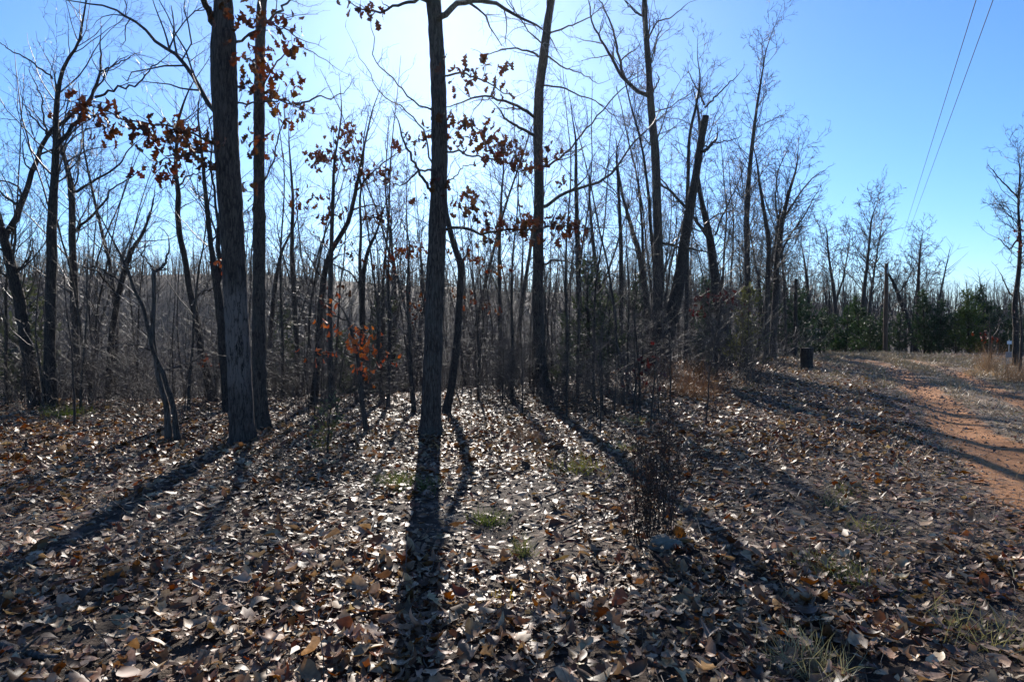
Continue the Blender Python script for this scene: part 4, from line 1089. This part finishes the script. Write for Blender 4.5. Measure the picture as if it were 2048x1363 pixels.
for px, D, ty, s, lab, tone in [
    (1175, 17, thin_cedar, 1.15, 'thin dull green cedar right of the long-limbed oak', (0.07, 0.085, 0.045)), (1420, 24, cedar_types[0], 0.85, 'dark cedar between the sawn trunk and leaning dark tree', (0.04, 0.062, 0.032)),
    (1490, 19.5, thin_cedar, 0.95, 'yellowish thin cedar at the wood edge left of the stump', (0.13, 0.13, 0.05)), (1590, 30, cedar_types[2], 1.0, 'dark cedar behind and left of the stump', (0.04, 0.064, 0.032)), (1612, 33, cedar_types[0], 1.0, 'cedar showing right over the stump', (0.04, 0.068, 0.034)),
    (1262, 24, cedar_types[1], 0.8, 'shadowy cedar left of the forked-crown tree', (0.045, 0.062, 0.034)), (40, 14, thin_cedar, 1.1, 'dull thin cedar by the leftmost trunk', (0.06, 0.07, 0.04)), (760, 19, thin_cedar, 1.2, 'dull green cedar far behind the orange sapling', (0.07, 0.08, 0.045)),
    (1128, 14.5, thin_cedar, 0.5, 'knee-high dull green cedar shrub right of the long-limbed oak foot', (0.08, 0.095, 0.05)), (1215, 16, thin_cedar, 0.85, 'loose dull green cedar shrub left of the dark straight tree', (0.075, 0.09, 0.045)), (690, 16, thin_cedar, 0.7, 'dull green cedar shrub left of the orange-leaved sapling', (0.07, 0.085, 0.045)), (1400, 17.5, thin_cedar, 0.45, 'low grey-green cedar shrub right of the sawn trunk foot', (0.08, 0.09, 0.05)),
    (560, 20, thin_cedar, 1.2, 'dull cedar far behind the paired oaks', (0.06, 0.07, 0.042)), (1540, 31, cedar_types[0], 0.9, 'dark cedar behind the fan-crowned tree', (0.04, 0.06, 0.032))]:
    place_cedar(px, D, ty, s, lab, G, tone)
p = ground_hit(655, 915)
place_cedar(1024 + p[0] / p[1] * F_PX, p[1], seedling_cedar, 0.75, 'small cedar seedling on the leaves right of the large oak', None, (0.12, 0.12, 0.055), 'cedar_seedling')

# ------------------------------------------------------------------ stump, poles, wires, sign
def stump():
    b = ground_hit(1612, 738)
    D = b[1]; k = D / F_PX
    rg = np.random.default_rng(55)
    H = 42 * k
    r = 13.5 * k
    zs = np.array([-0.1, 0.0, 0.06, 0.15, 0.35, 0.6, 0.85, 1.0]) * H
    P = np.stack([0.03 * zs, 0 * zs, zs], -1)
    R = r * np.array([1.25, 1.12, 1.02, .94, .9, .9, .92, .93])
    V, q, t = rough_trunk(P, R, 40, rg, 0.02, 0.03, roots=0.12)
    root = empty('tree_stump', b)
    tag(root, 'waist-high sawn tree stump beside the dirt track', 'stump')
    link('trunk', build_mesh('trunk', V, [q]), M['dark_bark'], root)
    tb = Tubes(); tb.add(np.array([[0.03 * H, 0, H - 0.05], [0.03 * H, 0, H + 0.012]]), np.array([r * 0.86, r * 0.84]), 32, cap=True)
    link('cut_face', tb.mesh('cut_face', smooth=False), M['dead_wood'], root)
stump()

def pole(name, label, px, D, y_top, w, mat, taper=0.8, cat='pole'):
    top = at(px, y_top, D)
    g = hz(top[0], D)
    k = D / F_PX
    n = 26
    z = np.linspace(-0.3, top[2] - g, n)
    rg = np.random.default_rng(int(px))
    P = np.stack([0.01 * np.sin(z * 2), 0 * z, z], -1)
    root = empty(name, (top[0], D, g)); tag(root, label, cat)
    tb = Tubes(); tb.add(P, w * k / 2 * np.linspace(1, taper, n) * (1 + 0.02 * rg.normal(size=n)), 14, cap=True)
    link('shaft', tb.mesh('shaft'), M[mat], root)
    return root, top[2] - g, w * k / 2
root, hh, r = pole('utility_pole', 'reddish wooden utility pole standing among the cedars', 1773, 34.5, 527, 9, 'pole_wood', 0.75)
tb = Tubes(); tb.add(np.array([[0, -r * 0.8, hh - 0.5], [0, -r * 0.85, hh - 0.2]]), np.array([0.03, 0.03]), 8, cap=True)
link('bracket', tb.mesh('bracket'), M['steel'], root)
pole('dead_snag', 'dark broken-topped dead snag behind the stump', 1592, 29, 557, 9, 'dark_bark', 0.7, 'dead tree')

def wire(label, A, B, sag):
    t = np.linspace(0, 1, 60)[:, None]
    P = A * (1 - t) + B * t
    P[:, 2] -= sag * 4 * (t * (1 - t))[:, 0]
    tb = Tubes(); tb.add(P, np.full(60, 0.0105), 6)
    o = link('power_line', tb.mesh('power_line', A), M['cable'], None, A)
    tag(o, label, 'power line', 'overhead wires')
# wires pass through two sighted points each; extended both ways along the same line
def wire_through(label, pa, Da, pb, Db):
    a, b = at(*pa, Da), at(*pb, Db)
    d = (b - a) / (b[1] - a[1])
    wire(label, a + d * (-14 - a[1]), a + d * (140 - a[1]), 0.0)
wire_through('thin overhead wire crossing the open sky, left one of two', (1952, 0), 17.0, (1806, 470), 66)
wire_through('thin overhead wire crossing the open sky, right one of two', (1986, 0), 17.0, (1815, 470), 66)

def box_mesh(name, sx, sy, sz):
    V = np.array([(x, y, z) for x in (-sx / 2, sx / 2) for y in (-sy / 2, sy / 2) for z in (0, sz)])
    Q = np.array([(0, 1, 3, 2), (4, 6, 7, 5), (0, 4, 5, 1), (2, 3, 7, 6), (0, 2, 6, 4), (1, 5, 7, 3)])
    return build_mesh(name, V, [Q], smooth=False)
def sign():
    b = ground_hit(2017, 727)
    D = b[1]; k = D / F_PX
    root = empty('sign_post', b); tag(root, 'small white sign on a thin metal post by the right edge', 'sign')
    link('post', box_mesh('post', 0.03, 0.02, 48 * k), M['steel'], root)
    link('sign_plate', box_mesh('sign_plate', 9 * k, 0.006, 6 * k), M['sign_white'], root, (0, -0.016, 39 * k))
    r2 = empty('marker_board', b + np.array([-0.03, -0.12, 0])); tag(r2, 'low weathered grey board on two stakes below the white sign', 'board')
    r2.location.z = hz(r2.location.x, r2.location.y)
    link('plank', box_mesh('plank', 19 * k, 0.03, 11 * k), M['weathered'], r2, (0, 0, 13 * k))
    for s in (-1, 1):
        link('stake', box_mesh('stake', 0.03, 0.028, 20 * k), M['weathered'], r2, (s * 6 * k, 0.031, -0.02))
sign()

# ------------------------------------------------------------------ small plants, rock, sticks
def tuft_mesh(name, rg, n, H, spread_, w=0.0022, lean=0.5):
    S = np.zeros((n, 3)); S[:, :2] = rg.normal(0, spread_, (n, 2)); S[:, 2] = -0.01
    D = np.stack([rg.normal(0, lean, n), rg.normal(0, lean, n), np.ones(n)], -1)
    L = H * rg.uniform(0.4, 1.1, n)
    P = walk(S, D, L, 5, 0.12, -0.06, rg)
    side = unit(np.cross(P[:, 1] - P[:, 0], rg.normal(0, 1, (n, 3))))[:, None, :] * (w * np.array([1, 1, .8, .55, .1]))[None, :, None]
    A, B = P + side, P - side
    V = np.stack([A, B], 2).reshape(n, 10, 3)
    i = np.arange(n * 10).reshape(n, 5, 2)
    q = np.stack([i[:, :-1, 0], i[:, :-1, 1], i[:, 1:, 1], i[:, 1:, 0]], -1).reshape(-1, 4)
    me = build_mesh(name, V.reshape(-1, 3), [q]); me.materials.append(M['blades'])
    return me
trg = np.random.default_rng(1500)
def tuft(px, py, H, n, spread_, tone, label, name='grass_tuft', cat='grass', group='grass tufts in the leaves', w=0.0022, lean=0.6):
    b = ground_hit(px, py)
    o = link(name, tuft_mesh(name, trg, int(n * 1.3), H * (1.35 if H < 0.3 else 1), spread_, w, lean), None, None, b)
    o.color = (*tone, 1)
    tag(o, label, cat, group)
    return o
green, olive, straw, rust = (0.115, 0.14, 0.045), (0.14, 0.15, 0.06), (0.36, 0.29, 0.18), (0.22, 0.15, 0.095)
tuft(795, 972, 0.13, 260, 0.13, green, 'mossy green grass patch just left of the centre oak shadow')
tuft(838, 978, 0.11, 160, 0.1, green, 'green grass patch lying in the centre oak shadow')
tuft(975, 1046, 0.12, 150, 0.06, green, 'small bright green tuft right of the centre oak shadow')
tuft(1150, 944, 0.16, 200, 0.16, (0.26, 0.25, 0.07), 'yellow-green grass patch below the long-limbed oak')
tuft(1045, 1110, 0.12, 90, 0.04, olive, 'thin dark green tuft below the small bright one')
tuft(1005, 1205, 0.07, 40, 0.03, (0.4, 0.3, 0.04), 'tiny yellow tuft in the lower middle leaves')
tuft(1255, 905, 0.12, 110, 0.09, (0.3, 0.3, 0.12), 'pale yellowish tuft behind the dead weed stalks')
tuft(1270, 848, 0.13, 130, 0.14, (0.2, 0.24, 0.09), 'light green patch at the thicket edge')
tuft(135, 832, 0.2, 200, 0.16, (0.16, 0.2, 0.03), 'mossy yellow-green patch behind the second left trunk')
tuft(1700, 990, 0.1, 90, 0.1, olive, 'sparse green tuft left of the bare track')
tuft(1660, 1010, 0.1, 60, 0.08, olive, 'sparse tuft beside the bent shadow left of the track')
tuft(1745, 1060, 0.1, 80, 0.1, (0.22, 0.22, 0.09), 'thin grass tuft near the orange soil')
tuft(1700, 1165, 0.13, 120, 0.1, olive, 'grass tuft among leaves at lower right')
tuft(1620, 1135, 0.12, 100, 0.08, (0.22, 0.22, 0.1), 'pale grass tuft among leaves left of the lower right one')
tuft(1935, 1280, 0.14, 130, 0.12, (0.28, 0.26, 0.13), 'straw-coloured grass tuft near the lower right corner')
tuft(1620, 1340, 0.16, 150, 0.1, (0.3, 0.28, 0.16), 'pale dry grass tuft at the bottom edge')
tuft(1975, 742, 1.0, 260, 0.16, rust, 'tall rusty dry grass clump in front of the young red oak', 'dry_grass', group='dry grass clumps by the track', w=0.0022, lean=0.24)
tuft(2035, 765, 0.8, 240, 0.2, rust, 'rusty dry grass clump at the right edge', 'dry_grass', group='dry grass clumps by the track', w=0.003, lean=0.26)
tuft(1962, 752, 0.35, 160, 0.3, (0.38, 0.26, 0.15), 'low tan dry grass clump by the track end', 'dry_grass', group='dry grass clumps by the track', w=0.003, lean=0.4)
tuft(1375, 790, 0.95, 420, 0.45, (0.22, 0.13, 0.075), 'rusty dry grass thicket below the sawn trunk', 'dry_grass', group='dry grass clumps by the track', w=0.0022, lean=0.5)
tuft(1060, 885, 0.3, 200, 0.14, (0.12, 0.09, 0.065), 'low brown dead grass clump right of the centre oak', 'dry_grass', group='dry grass clumps by the track')

def weed_clump(px, py, H, n, spread_, label):
    b = ground_hit(px, py)
    rg = np.random.default_rng(int(px * 3 + py))
    S = np.zeros((n, 3)); S[:, :2] = rg.normal(0, spread_, (n, 2)); S[:, 2] = -0.03
    L = H * rg.uniform(0.5, 1.1, n)
    P = walk(S, np.stack([rg.normal(0, .16, n), rg.normal(0, .16, n), np.ones(n)], -1), L, 8, 0.06, 0.03, rg)
    R = np.full((n, 8), 0.0028) * np.linspace(1, 0.45, 8)
    root = empty('dead_weeds', b); tag(root, label, 'weeds', 'dead weed clumps')
    tb = Tubes(); tb.add(P, R, 4); link('stems', tb.mesh('stems'), M['dark_bark'], root)
    tb = Tubes(); shoots(tb, P, R, L, rg, 2, (9, 14), ratio=0.22, trop=0.12, thin=0.0012, tmin=0.3)
    tag(link('twigs', tb.mesh('twigs'), M['dark_bark'], root), kind='stuff')
    S2, D2, r2, k, t = kids(P, R, np.full(n, 26.0), rg, 0.25, 1.0, (0.5, 1.3))
    e = S2 + D2 * rg.uniform(0.01, 0.035, (len(S2), 1)); w = unit(np.cross(D2, rg.normal(0, 1, D2.shape))) * 0.004
    V = np.stack([S2, (S2 + e) / 2 + w, e, (S2 + e) / 2 - w], 1).reshape(-1, 3)
    me = build_mesh('seed_heads', V, [np.arange(len(V)).reshape(-1, 4)], smooth=False); me.materials.append(M['blades'])
    o = link('seed_heads', me, None, root); o.color = (0.06, 0.035, 0.025, 1)
weed_clump(1284, 1085, 0.75, 34, 0.06, 'dark clump of dead weed stalks left of the flat stone')
weed_clump(1325, 1066, 1.05, 26, 0.07, 'taller dark dead weed stalks right behind the flat stone')

def rock():
    b = ground_hit(1332, 1092)
    rg = np.random.default_rng(66)
    n, m = 20, 12
    th = np.linspace(0, 2 * math.pi, n, endpoint=False); ph = np.linspace(-0.35, math.pi / 2, m)
    TH, PH = np.meshgrid(th, ph)
    rr = 1 + 0.16 * lattice_noise(np.cos(TH) * 3 + 9, np.sin(TH) * 3 + 9 + PH * 2, 5, 1.0) + 0.05 * rg.normal(size=TH.shape)
    c = np.sign(np.cos(PH)) * np.abs(np.cos(PH)) ** 0.6
    V = np.stack([0.12 * rr * c * np.cos(TH), 0.10 * rr * c * np.sin(TH), 0.075 * np.sin(PH) * (0.9 + 0.3 * np.cos(TH + 2.4))], -1).reshape(-1, 3)
    i = np.arange(n * m).reshape(m, n); nx2 = np.roll(i, -1, 1)
    q = np.stack([i[:-1], nx2[:-1], nx2[1:], i[1:]], -1).reshape(-1, 4)
    o = link('flat_stone', build_mesh('flat_stone', V, [q], smooth=False), M['stone'], None, b)
    tag(o, 'grey lichened flat stone half buried in leaves', 'stone')
rock()

def stick(pts, w0, w1, label, mat='dead_wood', lift=0.03):
    W = []
    for x, y in pts:
        p = ground_hit(x, y); W.append(p + np.array([0, 0, lift]))
    Q = resample(np.array(W), 14)
    b = Q[0].copy()
    rg = np.random.default_rng(int(pts[0][0]))
    Q[1:] += rg.normal(0, 0.008, (13, 3))
    tb = Tubes(); R = np.linspace(w0, w1, 14); tb.add(Q, R, 6, cap=True)
    S, Dr, r, k, t = kids(Q[None], R[None], np.array([5.0]), rg, 0.2, 0.95, (0.4, 0.9), flat=0.8)
    L = rg.uniform(0.08, 0.3, len(S)); P = walk(S, Dr, L, 4, 0.15, 0, rg); tb.add(P, (r * 0.5)[:, None] * np.linspace(1, 0.3, 4), 4)
    o = link('fallen_stick', tb.mesh('fallen_stick', b), M[mat], None, b)
    tag(o, label, 'stick', 'fallen sticks')
stick([(375, 948), (425, 925), (480, 918), (560, 912)], 0.014, 0.006, 'fallen branch lying across the foot of the large oak')
stick([(0, 1302), (60, 1322), (118, 1330)], 0.022, 0.014, 'thick fallen stick at the lower left edge')
stick([(1630, 765), (1640, 785), (1668, 800)], 0.02, 0.008, 'pale forked stick on the slope below the stump')
stick([(1090, 1000), (1130, 985), (1200, 930)], 0.009, 0.004, 'thin stick by the long-limbed oak shadow')
stick([(520, 1015), (545, 985), (590, 960)], 0.01, 0.005, 'pale stick right of the large oak shadow')
stick([(700, 1245), (790, 1225), (860, 1222)], 0.008, 0.004, 'thin stick crossing the centre oak shadow')
stick([(1430, 830), (1480, 850), (1530, 845)], 0.016, 0.008, 'grey fallen branch at the wood edge below the yellowish cedar')

stick([(250, 985), (310, 960), (400, 965)], 0.02, 0.008, 'dark fallen branch in the shade left of the large oak')
stick([(600, 905), (640, 880), (700, 872)], 0.018, 0.007, 'fallen branch left of the orange-leaved sapling')
stick([(960, 870), (1010, 900), (1075, 905)], 0.016, 0.006, 'crooked fallen branch right of the centre oak foot')
stick([(1180, 1010), (1150, 1060), (1095, 1085)], 0.012, 0.005, 'thin fallen stick below the yellow-green grass patch')
stick([(420, 1120), (480, 1095), (575, 1100)], 0.011, 0.005, 'thin fallen stick in the lower left leaves')
stick([(1480, 1010), (1540, 985), (1580, 990)], 0.013, 0.006, 'short grey stick left of the track verge')
stick([(1560, 1250), (1640, 1235), (1700, 1255)], 0.010, 0.004, 'thin bent stick at lower right')
stick([(240, 1230), (300, 1252), (330, 1300)], 0.009, 0.004, 'thin twig lying near the lower left corner')
def debris():
    rg = np.random.default_rng(88)
    n = 4200
    y = np.sqrt(rg.uniform(2.6 ** 2, 16 ** 2, n)); x = rg.uniform(-0.8, 0.8, n) * y
    keep = x < rut_x(y) - 0.7
    x, y = x[keep], y[keep]; n = len(x)
    S = np.stack([x, y, height(x, y) + rg.uniform(0.01, 0.05, n)], -1)
    a = rg.uniform(0, 6.28, n)
    D = np.stack([np.cos(a), np.sin(a), np.abs(rg.normal(0, 0.12, n))], -1)
    up = rg.uniform(0, 1, n) < 0.22
    D[up] = np.stack([rg.normal(0, .35, up.sum()), rg.normal(0, .35, up.sum()), np.ones(up.sum())], -1)
    L = rg.lognormal(math.log(0.2), 0.5, n)
    P = walk(S, D, L, 5, 0.14, 0, rg)
    tb = Tubes(); tb.add(P, rg.uniform(0.0012, 0.0035, n)[:, None] * np.linspace(1, 0.5, 5), 3)
    o = link('ground_twigs', tb.mesh('ground_twigs'), M['brush'])
    tag(o, 'fine dead twigs and stems scattered through the leaves', 'twigs', kind='stuff')
debris()
def verge():
    rg = np.random.default_rng(99)
    n = 40000
    y = np.sqrt(rg.uniform(2.6 ** 2, 33 ** 2, n)) ; tw_ = rg.normal(0.9, 2.2, n)
    x = rut_x(y) + tw_
    bare = (np.abs(tw_) < 0.42) | (np.abs(tw_ - RUT_GAP) < 0.3)
    keep = (np.abs(x) < 0.85 * y + 0.5) & ~(bare & (rg.uniform(0, 1, n) < 0.93)) & (lattice_noise(x, y, 61, 0.7) > -0.25)
    x, y = x[keep], y[keep]; n = len(x)
    S = np.stack([x, y, height(x, y) + 0.005], -1)
    D = np.stack([rg.normal(0, 1.1, n), rg.normal(0, 1.1, n), np.ones(n)], -1)
    L = rg.uniform(0.04, 0.14, n) * (1 + y / 30)
    P = walk(S, D, L, 3, 0.2, -0.15, rg)
    side = unit(np.cross(P[:, 1] - P[:, 0], rg.normal(0, 1, (n, 3))))[:, None, :] * (np.array([.003, .0028, .0006])[None, :, None] * (1 + y / 14)[:, None, None])
    V = np.stack([P + side, P - side], 2)
    i = np.arange(n * 6).reshape(n, 3, 2)
    q = np.stack([i[:, :-1, 0], i[:, :-1, 1], i[:, 1:, 1], i[:, 1:, 0]], -1).reshape(-1, 4)
    c = np.array([(0.33, 0.27, 0.18), (0.25, 0.2, 0.13), (0.4, 0.34, 0.25), (0.16, 0.17, 0.07)])[rg.choice(4, n, p=[.4, .3, .22, .08])]
    o = link('verge_grass', build_mesh('verge_grass', V.reshape(-1, 3), [q], {'col': np.repeat(c, 6, 0)}), M['litter'])
    tag(o, 'short straw-coloured dry grass along the dirt track', 'grass', kind='stuff')
verge()
def gravel():
    rg = np.random.default_rng(123)
    n = 2600
    y = np.sqrt(rg.uniform(3.2 ** 2, 24 ** 2, n)); x = rut_x(y) + rg.choice([0.0, RUT_GAP], n, p=[0.6, 0.4]) + rg.normal(0, 0.42, n)
    s = rg.lognormal(math.log(0.011), 0.45, n) * (1 + y / 25)
    O = np.array([(1, 0, 0), (0, 1, 0), (-1, 0, 0), (0, -1, 0), (0, 0, 0.8), (0, 0, -0.6)], float)
    T_ = np.array([(0, 1, 4), (1, 2, 4), (2, 3, 4), (3, 0, 4), (1, 0, 5), (2, 1, 5), (3, 2, 5), (0, 3, 5)])
    V = O[None] * s[:, None, None] * rg.uniform(0.6, 1.3, (n, 6, 1))
    V = V + np.stack([x, y, height(x, y) + 0.014], -1)[:, None, :]
    c = np.array([(0.3, 0.16, 0.08), (0.26, 0.2, 0.15), (0.36, 0.26, 0.18)])[rg.integers(0, 3, n)]
    o = link('track_gravel', build_mesh('track_gravel', V.reshape(-1, 3), [(T_[None] + (np.arange(n) * 6)[:, None, None]).reshape(-1, 3)], {'col': np.repeat(c, 6, 0)}, smooth=False), M['litter'])
    tag(o, 'small stones scattered along the orange ruts', 'gravel', kind='stuff')
gravel()

# ------------------------------------------------------------------ haze: thin air round the whole scene
def haze():
    x0, x1, y0, y1, z0, z1 = -420, 420, -20, 420, -30, 30
    V = np.array([(x, y, z) for x in (x0, x1) for y in (y0, y1) for z in (z0, z1)], float)
    Q = np.array([(0, 1, 3, 2), (4, 6, 7, 5), (0, 4, 5, 1), (2, 3, 7, 6), (0, 2, 6, 4), (1, 5, 7, 3)])
    m = bpy.data.materials.new('haze_air'); m.use_nodes = True
    nt = m.node_tree; nt.nodes.clear()
    out = nt.nodes.new('ShaderNodeOutputMaterial'); v = nt.nodes.new('ShaderNodeVolumePrincipled')
    v.inputs['Color'].default_value = (0.9, 0.95, 1.0, 1); v.inputs['Density'].default_value = 0.00012; v.inputs['Anisotropy'].default_value = 0.78
    nt.links.new(v.outputs[0], out.inputs['Volume'])
    o = link('haze', build_mesh('haze', V, [Q], smooth=False), m)
    tag(o, 'faint pale haze in the air over the valley', 'haze', kind='stuff')
haze()
